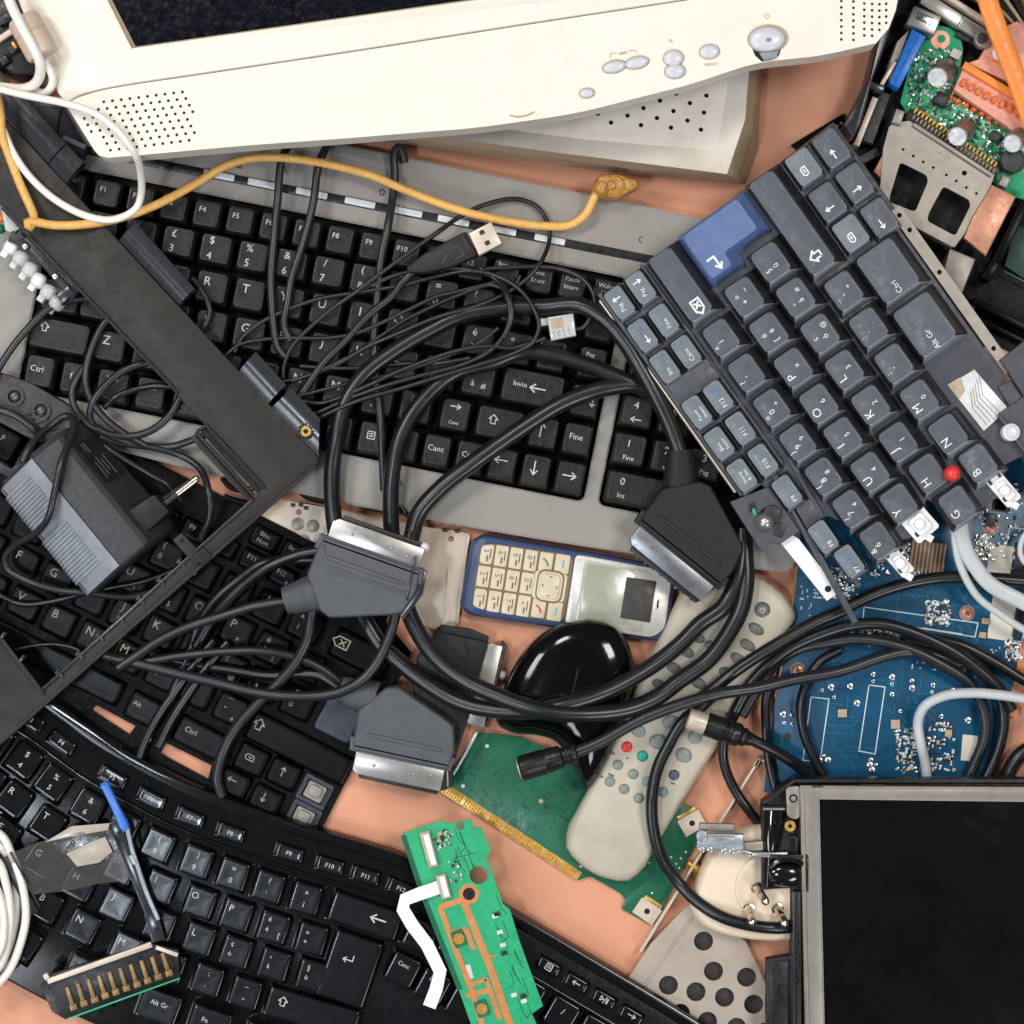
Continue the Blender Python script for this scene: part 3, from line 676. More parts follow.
def bkey(t, d, leg, w=34.5, h=34, z1=34, top=BT, name='key', dd=0):
    x, y, a = cpt(t, d); u, v = B.L(x, y)
    lean = R(-11) * max(0, min(1, (150 - x) / 110))       # the left wing is raised
    return add_key(B, u, v, w, h, 17, z1, top, leg, ['key_gloss', 'legend_white'], name, rot=a, dish=.15, rt=3, rb=2, tilt=(lean, 0))
def b1(t, s=None): return [(t, -6, 6, 9.5)] + ([(s, 3, -6, 6)] if s else [])
def b2(a, c): return [(a, 0, 7, 8), (c, 0, -5, 8)]
P_ = 36.6
tn = cfind(251, 826)
for i, (a, c) in enumerate((('"', '2'), ('£', '3'), ('$', '4'), ('%', '5'), ('&', '6'), ('/', '7'), ('(', '8'), (')', '9'), ('=', '0'), ('?', "'"), ('^', 'ì'))):
    bkey(tn + (i - 8) * P_, 70, b2(a, c))
bkey(tn + 3.75 * P_, 70, [('!left', 14, 2, 15)], 76)
tq = tn + 16
for i, t in enumerate('QWERTYUIOP'): bkey(tq + (i - 9) * P_, 107, b1(t))
bkey(tq + P_, 107, [('é', -5, 8, 7), ('è', -5, -2, 7), ('[', 8, -6, 7)]); bkey(tq + 2 * P_, 107, [('*', -5, 6, 8), ('+', -5, -3, 7)])
bkey(tq + 3.4 * P_, 125, [('!enter', -4, 10, 10)], 54, 72)
ta = tq + 11
for i, t in enumerate('ASDFGHJKL'): bkey(ta + (i - 9) * P_, 142, b1(t))
bkey(ta, 142, [('ç', -5, 7, 7), ('ò', -5, -2, 7)]); bkey(ta + P_, 142, [('°', -5, 7, 7), ('à', -5, -2, 7)]); bkey(ta + 2 * P_, 142, [('§', -5, 7, 7), ('ù', -5, -2, 7)])
tz = ta + 20
for i, t in enumerate('ZXCVBNM'): bkey(tz + (i - 9) * P_, 178, b1(t))
bkey(tz - 2 * P_, 178, b2(';', ',')); bkey(tz - P_, 178, b2(':', '.')); bkey(tz, 178, b2('_', '-')); bkey(tz + 1.75 * P_, 178, [('!shift', -30, 4, 9)], 98)
ts = tz
bkey(ts - 6.1 * P_, 219, [], 150, 36, top=(3, 3, 5, 3)); bkey(ts - 3.35 * P_, 219, [], 62, 36); bkey(ts - 1.9 * P_, 219, [('Alt Gr', 0, 4, 7)], 46, 36); bkey(ts - .6 * P_, 219, [('Fn', -5, 4, 7)], 46, 36); bkey(ts + .8 * P_, 219, [('!menu', -4, 4, 8)], 50, 36); bkey(ts + 2.2 * P_, 219, [('Ctrl', -6, 4, 7)], 50, 36)
tfx = lambda x, y: cfind(x, y)
for i, (x, y) in enumerate(((36, 726), (66, 750), (118, 782), (155, 803), (192, 820), (228, 834), (287, 858), (325, 870), (363, 882), (400, 895))):
    bkey(cfind(x + 12, y - 32), 32, [('F%d' % (i + 3), 0, 0, 6.4)], 33, 17, z1=27, top=(3.5, 3, 2, 2), name='function_key')
tr = tn + 5.3 * P_
for j, d in enumerate((66, 104)):
    for i, l in enumerate(((('Ins', ''), ('Home', ''), ('Pag', '')), (('Canc', ''), ('Fine', ''), ('Pag', '')))[j]): bkey(tr + 12 + i * P_, d, [(l[0], -1, 6, 6)])
bkey(tr + 12 + P_, 178, [('!up', 0, 3, 9)]); 
for i, ic in enumerate(('left', 'down', 'right')): bkey(tr + 12 + i * P_, 219, [('!' + ic, 0, 3, 9)])
for i in range(3): bkey(tr + 12 + i * P_, 28, [(('Stamp', 'Scorr', 'Pausa')[i], 0, 0, 5)], 31, 14, z1=27, top=(3, 3, 2, 2), name='function_key')
tm = cfind(600, 960)
for i, ic in enumerate(('menu', 'left', 'play', 'right')): bkey(tm - 40 + i * 32, 30, [('!' + ic, 0, 0, 8)], 28, 15, z1=27, top=(3, 3, 2, 2), name='media_key')
bkey(tm - 46, 64, [('Bloc', 0, 8, 6.5), ('Num', 0, 1, 6.5), ('1', 0, -8, 6.5)], 36)
for i, t in enumerate(('/', '*', '-')): bkey(tm - 6 + i * P_, 64, [(t, 0, 4, 9)])
# ================================================================ 5. cream monitor
D = Th('crt_monitor', 'cream white monitor lying face up at the top, dark screen, speaker holes and silver buttons', 'monitor', 450, 60, 0, 0, zr=140)
def sm(pts, step=5): return [tuple(p) for p in spline(pts, step)]
gro = sm([(66, 104), (75, 98), (96, 91), (120, 86), (200, 74), (350, 51.5), (520, 25), (690, -1), (830, -24), (905, -40)])
botm = sm([(108, 157.5), (160, 153), (250, 145), (340, 138.5), (420, 132), (470, 128), (520, 121.5), (579, 112), (640, 97), (690, 84), (756, 63.5), (821, 55), (876, 43)])
frame = [(-8, -90), (63, -90), (132, 48), (340, 18.5), (480, -1), (900, -62), (905, -42)] + [(x, y - .7) for x, y in gro[::-1]] + [(58, 93), (49, 68), (37, 45), (20, 5)]
m = M(); m.prism(D.P(frame), 100, 141, 1.5); m.build('screen_frame', 'cream', D)
panel = gro + [(896, 10), (889, 28), (876, 43)] + botm[::-1][1:] + [(99, 155.5), (94, 150)]
panel = [(x, y + .7) if i < len(gro) else (x, y) for i, (x, y) in enumerate(panel)]
holes = []
spk = [(81, 117), (96, 102), (170, 88), (186, 92), (200, 130), (192, 143), (150, 147), (104, 151)]
def inside(p, poly):
    c = False; n = len(poly)
    for i in range(n):
        a, b = poly[i], poly[i - 1]
        if (a[1] > p[1]) != (b[1] > p[1]) and p[0] < (b[0] - a[0]) * (p[1] - a[1]) / (b[1] - a[1]) + a[0]: c = not c
    return c
for i in range(-30, 31):
    for j in range(-16, 17):
        x, y = 140 + i * 8.75 + j * 3.45, 118 - i * 1.1 + j * 6.6
        if inside((x, y), spk): holes.append((x, y, 1.6))
for x, yb in ((841.6, 39), (853.7, 39.5), (864.6, 35), (872.4, 35.5), (879.7, 29.5), (886.5, 22.5)):
    for k in range(12): 
        if yb - k * 6.4 > -12: holes.append((x, yb - k * 6.4, 1.5))
m = M(); m.plate(D.P(panel), [ngon(*D.L(x, y), r, 8) for x, y, r in holes], 134, 138.5)
pp = D.P(panel); m.prism(inset(ccw(pp), 2.2), 96, 133.5, 0, 1)
m.loft([[(x, y, 100) for x, y in inset(ccw(pp), .0)], [(x, y, 134) for x, y in ccw(pp)]], 0, False, False)
m.build('control_panel', ['cream', 'hole_brown'], D)
m = M(); m.prism(D.P([(x, y - 2.5) for x, y in gro] + [(x, y + 2.5) for x, y in gro[::-1]]), 120, 133.8, 0); m.build('groove', 'groove_tan', D)
scr = [(58, -90), (132, 50), (340, 21), (480, 1), (900, -60), (900, -90)]
m = M(); m.prism(D.P(scr), 110, 131, 0); m.build('screen', 'screen_navy', D)
m = M()
for dx in (0, 1): pass
m.prism(D.P([(63, -90), (66, -90), (134.6, 45.2), (480, -3.5), (900, -64.5), (900, -61), (480, -.6), (132, 48.6)]), 128, 133.4, .8); m.build('screen_rim', 'groove_tan', D)
def oval(x, y, rx, ry, rot=0): return ngon(*D.L(x, y, 140), rx, 22, ry, R(rot))
m = M(); 
for x, y, rot in ((614.5, 66.5, 12), (637, 62.5, 12)): m.prism(oval(x, y, 12.4, 6.6, rot), 137, 138.8, 0, 1); m.dome(oval(x, y, 11.4, 5.6, rot), 138, 143, 5, .8, wall=1)
m.build('rocker_button', ['button_silver', 'groove_tan'], D)
m = M()
for x, y, r1, r2 in ((673.5, 58, 9.6, 7.6), (675, 71, 9.8, 7)): m.prism(oval(x, y, r1 + .9, r2 + .9, 4), 137, 138.8, 0, 1); m.dome(oval(x, y, r1, r2, 4), 138, 143, 5, .8, wall=1)
m.build('rocker_button', ['button_silver', 'groove_tan'], D)
for x, y, rx, ry in ((709.5, 51.5, 9.4, 6.6), (587, 93, 7, 4.4)):
    m = M(); m.prism(oval(x, y, rx + 1, ry + 1, 6), 137, 138.9, 0, 1); m.dome(oval(x, y, rx, ry, 6), 138, 142, 5, .8, wall=1); m.build('button', ['button_silver', 'groove_tan'], D)
m = M(); m.prism(D.P([(751, 45), (783, 43), (779, 55), (772, 59.5), (762, 61.5), (755, 55)]), 135, 139, .3, 1); m.prism(D.P([(759, 53), (779, 51), (776, 58), (764, 61)]), 139, 142, .5, 2)
m.prism(oval(768, 38.5, 19.5, 13.5, 4), 137, 139.4, 0, 3); m.dome(oval(767, 39.5, 17, 11.8, 4), 138.5, 146, 6, .8, wall=2); m.dome(oval(768, 41, 3, 2.2, 4), 145, 147.4, 4, mi=2)
m.build('power_button', ['button_silver', 'hole_dark', 'adapter_grey', 'groove_tan'], D, 'large oval power button with a broken dark hole below it')
m = M(); m.text('MENU', *D.L(711, 64), 4.6, 138.9, 0, R(6)); m.icon('power', *D.L(767, 15.5), 6, 138.9, 0, .6); m.icon('lens', *D.L(671, 41), 4, 138.9, 0, .5)
m.stroke(D.P([(610, 57), (611, 53.5), (617, 52.5)]), .7, 138.9); m.stroke(D.P([(628, 51), (635, 50), (637, 52.5)]), .7, 138.9); m.stroke(D.P([(620, 53.5), (626, 52.3)]), 2.2, 138.9)
m.build('printed_marks', 'groove_tan', D)
m = M(); m.tube([(*D.L(x, y), 138.4) for x, y in ((510, 115), (516, 116.6), (522, 116.2), (529, 114.5), (534.5, 111.5))], .9); m.build('emblem_groove', 'groove_tan', D)
# rear shell
top = [(371, 100), (380, 131), (442, 137), (560, 153), (640, 163), (727, 174), (745, 120), (750, 60), (740, -20), (371, -20)]
lo = [(364, 100), (371, 139), (446, 150), (545, 163), (624, 174.5), (745, 184.5), (758, 150), (762, 60), (750, -20), (364, -20)]
def lop(p, z): return [(*D.L(x, y, z), z) for x, y in p][::-1]
pan = [(420, 100), (440, 118), (480, 126), (590, 140), (655, 145.5), (717, 150), (724, 110), (731, 60), (728, -20), (420, -20)]
mid = [(sum(q) / 2 + 2 if 0 else (a[0] + b[0]) / 2, (a[1] + b[1]) / 2) for a, b in zip(top, lo) for q in [(a[0], b[0])]]
m = M(); m.loft([lop(lo, 4), lop(mid, 44)], 1, True, False); m.loft([lop(mid, 44), lop(top, 62)], 1, False, False); m.loft([lop(top, 62), lop(pan, 52)], 0, False, False)  # darker brown on the outer walls: their shade is put into the colour
vh = []
for x, y in ((598, 113.5), (611, 122.5), (627.5, 115.5), (643.5, 108), (660, 100.5), (676, 93.5), (692.5, 86), (709.5, 79), (641, 125), (657, 118), (673.5, 111), (690, 103), (706.5, 95.5), (671, 127.5), (687.5, 120.5), (704, 112.5), (701, 129.5)): vh.append((x, y))
pz = [D.L(x, y, 52) for x, y in pan]
m.plate(pz, [ngon(*D.L(x, y, 52), 2.3, 12) for x, y in vh], 49, 52, 0)
m.prism(inset(ccw(pz), 2), 20, 46, 0, 2)
m.build('rear_shell', ['cream_back', 'cream_dark', 'hole_dark'], D, 'beige rear shell with a perforated vent panel')

# ================================================================ 6. black U-shaped plastic frame
F = Th('lid_surround', 'matt black U-shaped laptop lid surround with glossy hinge barrels, crossing the keyboards', 'lid surround', 150, 400, 58, 0, zr=66)
fr = [(-40, 70), (0, 112), (318, 457), (318, 463.5), (200, 567), (17, 731), (-40, 780), (-40, 600), (0, 640), (42, 691), (254, 498), (262, 487), (2, 207), (-40, 162)]
m = M(); m.prism(F.P(fr), 0, 7, 1.2)
BN = [0]
def bar(T, pts, w, z0, z1, b=.6, mi=0, mm=None):
    mm = mm or m
    for a, c in zip(pts[:-1], pts[1:]):
        BN[0] += 1; z1 += .013 * (BN[0] % 9)          # never two tops in one plane
        (x0, y0), (x1, y1) = T.L(*a), T.L(*c)
        mm.box((x0 + x1) / 2, (y0 + y1) / 2, math.hypot(x1 - x0, y1 - y0), w, z0, z1, math.atan2(y1 - y0, x1 - x0), b, mi)
bar(F, [(2, 208), (178, 393)], 3, 6.9, 10)
bar(F, [(316, 465), (17, 728)], 3.5, 6.8, 9.5)
bar(F, [(196, 432), (254, 496)], 3, 3, 11); bar(F, [(206, 425), (265, 488)], 2.4, 6.8, 10.5); bar(F, [(197, 431), (207, 425)], 3, 4, 10)
bar(F, [(192, 436), (251, 501)], 6, -6, 3); bar(F, [(203, 429), (261, 491)], 8, 2, 5, 0); bar(F, [(302, 477), (190, 574)], 1.6, 6.9, 8.2)
bar(F, [(0, 637), (44, 694)], 4, 6.8, 11)
m.build('surround', 'bezel_black', F)
m = M(); bar(F, [(253, 499.5), (42, 690)], 3.2, 2, 9.5, 1); m.build('inner_lip', 'barrel_grey', F)
m = M(); bar(F, [(2, 205.5), (172, 387)], 1.6, 4, 8.6); m.build('edge_lip', 'barrel_grey', F)
m = M(); bar(F, [(202, 430), (259, 491.5)], 4.5, 7.0, 7.5, .2); m.build('slot', 'hole_dark', F)
for i in range(7):
    t = .02 + i * .135; x, y = 185 - 150 * t, 564 + 137 * t
    m = M(); u, v = F.L(x, y); m.box(u, v + 3, 3, 9, 3, 9, R(48), .5); m.box(u - 3, v + 6, 6, 2.4, 3, 8, R(48), .4); m.build('clip', 'barrel_grey', F)
for x, y in ((3, 636), (22, 659)):
    m = M(); u, v = F.L(x, y); m.box(u, v, 3, 9, 3, 12, R(-40), .5); m.build('clip', 'barrel_grey', F)
m = M(); u, v = F.L(189, 549); m.box(u, v, 12, 34, 0, 10, R(43), 1); m.cyl(u - 7, v + 8, 2.4, 10, 10.3, 0, 1, 10); u, v = F.L(203, 556); m.box(u, v, 13, 12, 4, 12, R(43), 1); m.box(u, v, 8, 7, 12, 12.4, R(43), 0, 1); m.build('latch', ['bezel_black', 'hole_dark'], F)
# hinge barrels: convex glossy pieces beyond the upper edge
def barrel(quad, lab=None, ring=None):
    """quad: near edge a->b (along the strip), then far edge c,d"""
    a, b, c, d = [Vector(F.L(*q)) for q in quad]; lo = []
    for k in range(9):
        f = k / 8; z = 2 + 9 * math.sin(min(1, f * 2.6) * math.pi / 2) if f < .5 else 11 - 3 * (f - .5) * 2
        z = 6.5 + 6.2 * math.sin(min(1.0, f / .6) * math.pi / 2) - (1.5 * max(0, f - .75) / .25)
        p, q = a.lerp(d, f), b.lerp(c, f); lo.append(((p.x, p.y, z), (q.x, q.y, z)))
    m = M(); n = len(lo); vs = [v for l in lo for v in l] + [(v[0], v[1], -6) for l in lo for v in l]
    fs = [(2 * i, 2 * i + 1, 2 * i + 3, 2 * i + 2) for i in range(n - 1)]
    o = 2 * n
    fs += [(o + 2 * i, o + 2 * i + 2, 2 * i + 2, 2 * i) for i in range(n - 1)] + [(o + 2 * i + 1, 2 * i + 1, 2 * i + 3, o + 2 * i + 3) for i in range(n - 1)]
    fs += [(0, 1, o + 1, o), (2 * n - 2, o + 2 * n - 2, o + 2 * n - 1, 2 * n - 1)]
    m.add(vs, fs)
    m.build('hinge_barrel', 'barrel_grey', F, lab, sharp=50)
barrel([(-30, 78), (48, 163), (66, 144), (-10, 60)]); barrel([(49, 164), (66, 183), (84, 163), (67, 145)])
barrel([(119, 240), (179, 305), (195, 289), (136, 223)]); barrel([(238, 372.5), (267, 404.5), (286, 385), (256, 352)])
barrel([(271, 408), (318.5, 456.5), (320, 419), (292, 389)])
m = M(); u, v = F.L(306.5, 431.5); 
for k in range(12): a = k * math.pi / 6; m.box(u + 6.6 * math.cos(a), v + 6.6 * math.sin(a), 3, 1.2, 10, 13.2, a, 0, 1)
m.plate(ngon(u, v, 5.2, 18), [ngon(u, v, 2.2, 12)], 10, 16); m.cyl(u, v, 2.3, 10, 13.5, 0, 1); m.build('brass_insert', ['brass', 'hole_dark'], F, 'small brass screw insert')

# ================================================================ 7. plug-in power adapter
A = Th('power_adapter', 'chunky grey ribbed plug-in power adapter on its side, two-pin plug pointing at the black frame', 'power adapter', 76, 510, 16, -50.7, zr=86)
def aprof(u, q=1.0, e=0):
    return [(u, 0, 72), (u, 4, 73), (u, 31, 72), (u, 36, 69), (u, 60, 26), (u, 60, 2), (u, -44, 2), (u, -50, 6), (u, -51, 30), (u, -48, 42), (u, -3, 71)]
def sh(l, s, du): return [(u + du, 4 + (y - 4) * s, 36 + (z - 36) * s) for u, y, z in l]
m = M(); lo = [sh(aprof(-70), .9, -2), aprof(-66), aprof(0), aprof(66), sh(aprof(69), .97, 1.5), sh(aprof(70), .9, 3)]
m.loft(lo[::-1], 0)
m.build('case', 'adapter_dark', A, sharp=25, px=True)
m = M()
l2 = [(-1.2, 73), (-3, 72.2), (-46.5, 44), (-51.6, 32), (-51.6, 8), (-46, 20), (-44, 40)]
lp = lambda u, k=1: [(u, y, z) for y, z in l2]
m.loft([lp(70.5), lp(-67.5)], 0)
for u0, n in ((-56, 12), (2, 14)):
    for i in range(n):
        u = u0 + i * 4.0
        m.tube([(u, -15, 65.0), (u, -44, 46.4), (u, -50.5, 40), (u, -52.8, 30), (u, -52.4, 10)], 1.7, n=8, step=5, flat=.55)
m.build('ribbed_side', 'adapter_grey', A, 'ribbed side of the case, coloured paler to look lit', sharp=40, px=True)  # paler grey than the case: light on this side is put into the colour
m = M()
def lab(u, t): return (u, 37.5 + t * 21, 67.2 - t * 38.5)
m.add([lab(-50, .08), lab(-2, .08), lab(-2, .92), lab(-50, .92)], [(0, 1, 2, 3)])
for t, a, b in ((.2, -48, -38), (.3, -48, -36), (.2, -26, -6), (.33, -30, -8), (.46, -26, -12), (.6, -30, -6)):
    m.add([tuple(c + d for c, d in zip(lab(a, t), (0, .3, .3))), tuple(c + d for c, d in zip(lab(b, t), (0, .3, .3))), tuple(c + d for c, d in zip(lab(b, t + .05), (0, .3, .3))), tuple(c + d for c, d in zip(lab(a, t + .05), (0, .3, .3)))], [(0, 1, 2, 3)], 1)
m.build('rating_label', ['chip_black', 'ink_grey'], A)
pl = A.P([(127, 512), (133, 528), (144.5, 535.5), (171, 512), (156, 494), (150, 496)], 70)
m = M(); m.prism(roundpoly(pl, 3, 3), 22, 62, 2.5)
m.build('plug_body', 'scart_black', A)
for (a, b) in (((163, 505), (199, 477)), ((158, 502), (190, 482))):
    p, q = A.L(*a, 62), A.L(*b, 62); z = 48 if a[0] == 163 else 30
    m = M(); m.rod([(-.1, 4), (.42, 3.6), (.43, 3.2), (.44, 0.1)], (*p, z), (*q, z), 0); m.rod([(.4, 3.7), (.9, 3.7), (.97, 3), (1, 1.2)], (*p, z), (*q, z), 1)
    m.build('pin', ['chip_black', 'pin_metal'], A)

# ================================================================ 8. mobile phone
Ph = Th('mobile_phone', 'blue and ivory candy-bar mobile phone lying on its side, black square on its screen', 'mobile phone', 567, 589, 0, -8.9, zr=24); Ph.px = True
m = M(); o = [(-104, -33), (-102, 33), (-92, 41.5), (40, 40), (98, 38), (107, 30), (107, -30), (98, -38), (40, -40), (-92, -41.5)]
ro = roundpoly(o, 12, 4); m.loft([[(x, y, 0) for x, y in inset(ro, 3)], [(x, y, 6) for x, y in ro], [(x, y, 15) for x, y in ro], [(x, y, 20) for x, y in inset(ro, 2)], [(x, y, 22) for x, y in inset(ro, 5)]], 0)
m.build('case', 'phone_blue', Ph)
m = M(); fp = roundpoly([(-92, -28), (-92, 28), (-80, 33.5), (2, 34.5), (2, -34.5), (-80, -33.5)], 9, 3); m.prism(fp, 20, 22.6, .4); m.build('keypad_bed', 'phone_gap', Ph)
cols = [-84.5, -70, -55.2, -40.3]
lbl = [[('*', '3'), ('6', '9'), ('3', '0'), ('#', 'x')]]
digits = [['3', '6', '9', '#'], ['2', '5', '8', '0'], ['1', '4', '7', '*']]
for r in range(3):
    for c in range(4):
        u, v = cols[c], (22.5, -.5, -23.5)[r]; m = M(); h = 21.5
        w_ = 13.2
        if c == 0 and r != 1: poly = roundpoly([(-w_ / 2, -h / 2 + (3 if r == 2 else 0)), (w_ / 2, -h / 2), (w_ / 2, h / 2), (-w_ / 2, h / 2 - (3 if r == 0 else 0))], 4, 3)
        else: poly = rrect(0, 0, w_, h, 1.6, 2)
        m.prism(poly, 0, 3.2, 1.2); m.text(digits[r][c], -1, 3 if 1 else 0, 7.5, 3.3, 1, R(-90)); m.stroke([(3.5, -4), (3.5, 5)], 1.2, 3.3, 1); m.stroke([(.8, -7), (.8, -2)], 1.6, 3.3, 1)
        m.build('key', ['phone_ivory', 'ink_grey'], Ph, loc=(u, v, 21.5))
for (u, v, w_, h, ink, ic) in ((-25, 23.5, 14, 19.5, 'ink_green', 'enter'), (-8.5, 24, 15, 19.5, 'ink_blue', 'bar'), (-25, -23.5, 14, 19.5, 'ink_red', 'enter'), (-8.5, -24, 15, 19.5, 'ink_blue', 'bar')):
    m = M(); m.prism(rrect(0, 0, w_, h, 1.6, 2), 0, 3.0, 1.2)
    if ic == 'bar': m.box(1, 0, 1.6, 8, 3.05, 3.3, 0, 0, 1)
    else: m.tube([(-3, 3, 3.1), (1, 0, 3.1), (2.5, -4, 3.1)], 1, 1, n=6)
    m.build('call_key', ['phone_ivory', ink], Ph, loc=(u, v, 21.5))
m = M(); m.rbox(0, 0, 33, 28, 3, 0, 2.6, .8, 0); m.rbox(0, 0, 27, 33, 8, 0, 3.6, .6, 1); m.rbox(0, 0, 24, 29, 6.5, 3.5, 3.9, .2, 2); m.rbox(0, 0, 20, 25, 5, 3.0, 5.4, 1.2, 0)
for x, y in ((0, 9.5), (0, -9.5), (7, 0), (-7, 0)): m.box(x, y, 2.4, 1.3, 5.42, 5.5, 0 if x == 0 else R(90), 0, 3)
m.build('navigation_key', ['phone_ivory', 'phone_gap', 'phone_ivory', 'ink_grey'], Ph, loc=(-17.5, 0, 21.5))
m = M(); sf = roundpoly([(3, -36), (3, 36), (92, 34), (102, 24), (103, -24), (92, -35)], 6, 3); m.prism(sf, 20, 24.5, 1.4); m.build('screen_frame', 'phone_silver', Ph)
m = M(); m.prism(roundpoly([(13, -31), (13, 31), (80, 30), (80, -31)], 3, 2), 24.4, 25.1, .2); m.prism(rrect(40.5, 1, 49, 55, 1.5, 2), 25.1, 25.35, .1, 1); m.build('display', ['phone_glass_edge', 'phone_glass'], Ph)
m = M(); m.prism(rrect(72, .5, 30, 41.5, 1, 2), 25.0, 25.8, .2); m.build('black_patch', 'patch_dark', Ph, 'plain black square on the display')
m = M(); m.rbox(92, -1, 3.4, 11, 1.6, 24.4, 24.8, .1, 0); m.rbox(92, -1, 1.8, 8, .8, 24.8, 25.0, 0, 1); m.build('earpiece', ['phone_silver', 'hole_dark'], Ph)

# ================================================================ 9. mouse
Mo = Th('computer_mouse', 'glossy black computer mouse half hidden under thick cables, its back end over the phone', 'mouse', 570, 700, 0, 0, zr=16)
e = [tuple(p) for p in spline([Mo.L(x, y) for x, y in ((586, 620.5), (610, 626), (628, 646), (634, 672), (629, 702), (617, 738), (602, 770), (586, 788), (573, 768), (557, 743), (538, 736), (512, 733), (497, 724), (500, 700), (512, 669), (531, 643), (557, 626), (586, 620.5))], 5)][:-1]
m = M(); m.dome(e, 1, 54, 14, .6, wall=13, shift=(4, 14)); m.build('shell', 'mouse_gloss', Mo, sharp=75)
q = lambda *p: [(*Mo.L(x, y), z) for x, y, z in p]
m = M(); m.tube(q((516, 676, 34), (534, 684, 46), (558, 692, 53), (584, 694, 54.5), (606, 688, 52), (624, 678, 38)), .9, n=6)
m.tube(q((571, 694, 54.6), (576, 672, 54.5), (580, 650, 48)), .8, n=6); m.tube(q((523, 671, 36), (540, 682, 48), (560, 690, 53.5)), .7, n=6); m.build('button_seam', 'barrel_grey', Mo)
m = M(); m.rbox(*Mo.L(594, 646), 17, 8, 2, 42, 47.6, .5, 0, R(-28)); m.build('worn_badge', 'adapter_dark', Mo)
# ================================================================ 10. remote control
Re = Th('remote_control', 'beige remote control with small grey buttons, one red and one green, crossed by black cables', 'remote control', 674, 725, 4, 61.5, zr=30)
def rw(u): return 43 + 13 * max(0, min(1, (u + 100) / 210)) ** 1.1
prof = [(u, -rw(u)) for u in range(-150, 151, 12)]; top_ = [(u, rw(u)) for u in range(150, -151, -12)]
ro = prof[1:] + [(157, -50), (166, -32), (169, 0), (166, 32), (157, 50)] + top_[:-1] + [(-158, 35), (-166, 16), (-168, 0), (-166, -16), (-158, -35)]
ro = [tuple(p) for p in spline(ro + [ro[0]], 9)][:-1]
m = M(); m.loft([[(x * .96, y * .93, 0) for x, y in ro], [(x, y, 8) for x, y in ro], [(x, y, 15) for x, y in ro], [(x * .992, y * .97, 20) for x, y in ro], [(x * .98, y * .93, 23) for x, y in ro], [(x * .95, y * .85, 25) for x, y in ro], [(x * .7, y * .5, 26.5) for x, y in ro]], 0)
m.build('case', 'remote_beige', Re, sharp=60)
def rbut(x, y, rx, ry, mat='remote_button', rot=0, ic=None, lab=None):
    u, v = Re.L(x, y); m = M(); m.prism(ngon(0, 0, rx + 1.1, 20, ry + 1.1, R(rot)), -2.5, .7, .3, 1); m.dome(ngon(0, 0, rx, 20, ry, R(rot)), -1, 4, 5, .75, wall=2.2)
    if ic: m.text(ic, 0, 0, min(rx, ry) * .95, 4.15, 2, R(-64 + 64 - 25))
    zz = 25.2 - 3.2 * min(1, (abs(v) / 46) ** 3); m.build('button', [mat, 'remote_rim', 'legend_white'], Re, lab, loc=(u, v, zz))
rbut(627, 747, 5.6, 5.6, 'button_red', lab='red button'); rbut(642.5, 756, 5.6, 5.6, 'button_green', lab='green button'); rbut(674, 775, 5.4, 5.4, 'button_slate', lab='dark blue button')
for x, y in ((618, 765), (633, 774), (647, 781.6), (610, 781.6), (624, 789), (638.6, 798), (663, 792)): rbut(x, y, 5.2, 5.2)
rbut(658, 741.5, 9, 7.6, rot=-64); rbut(671, 722, 9, 7, rot=-64); rbut(638.6, 731, 7.6, 6, rot=-90); rbut(683.5, 755, 7.4, 8.4); rbut(695, 736.6, 7.6, 7)
rbut(762, 610, 7.2, 7.2, 'remote_dark'); rbut(756, 629, 5.2, 8.6, 'remote_dark', rot=-5); rbut(747.4, 645, 5.2, 8.6, 'remote_dark', rot=-5); rbut(737.6, 658.6, 5.2, 8.4, 'remote_dark', rot=-5); rbut(726, 673, 5.2, 8, 'remote_dark', rot=-5)
rbut(698.6, 683, 5.2, 7.6, 'remote_dark'); rbut(659.5, 685, 5, 8, 'remote_dark', rot=-5); rbut(674, 668, 5.2, 8.6, 'remote_dark', rot=-5); rbut(687, 652, 5, 7.6, 'remote_dark', rot=-5); rbut(698.6, 638, 4.6, 7, 'remote_dark', rot=-5); rbut(711, 690, 5, 7, 'remote_dark'); rbut(711, 646, 4.6, 7, 'remote_dark', rot=-5)
m = M(); m.icon('power', *Re.L(762, 610), 6, 29.6, 0, .9, R(-61)); m.build('power_mark', 'legend_white', Re)
m = M()
for x, y in ((612, 753), (629, 759), (600, 776), (622, 779), (611, 775), (634, 789), (643, 791), (664, 775), (672, 783), (648, 771)):
    u, v = Re.L(x, y); m.box(u, v, 1.6, 6, 26, 26.35, R(5), 0)
m.build('printed_marks', 'remote_rim', Re)
m = M(); u, v = Re.L(583, 866); m.box(u - 3, v, 2, 3, 4, 9, .4, .2); m.build('mould_nib', 'remote_beige', Re)

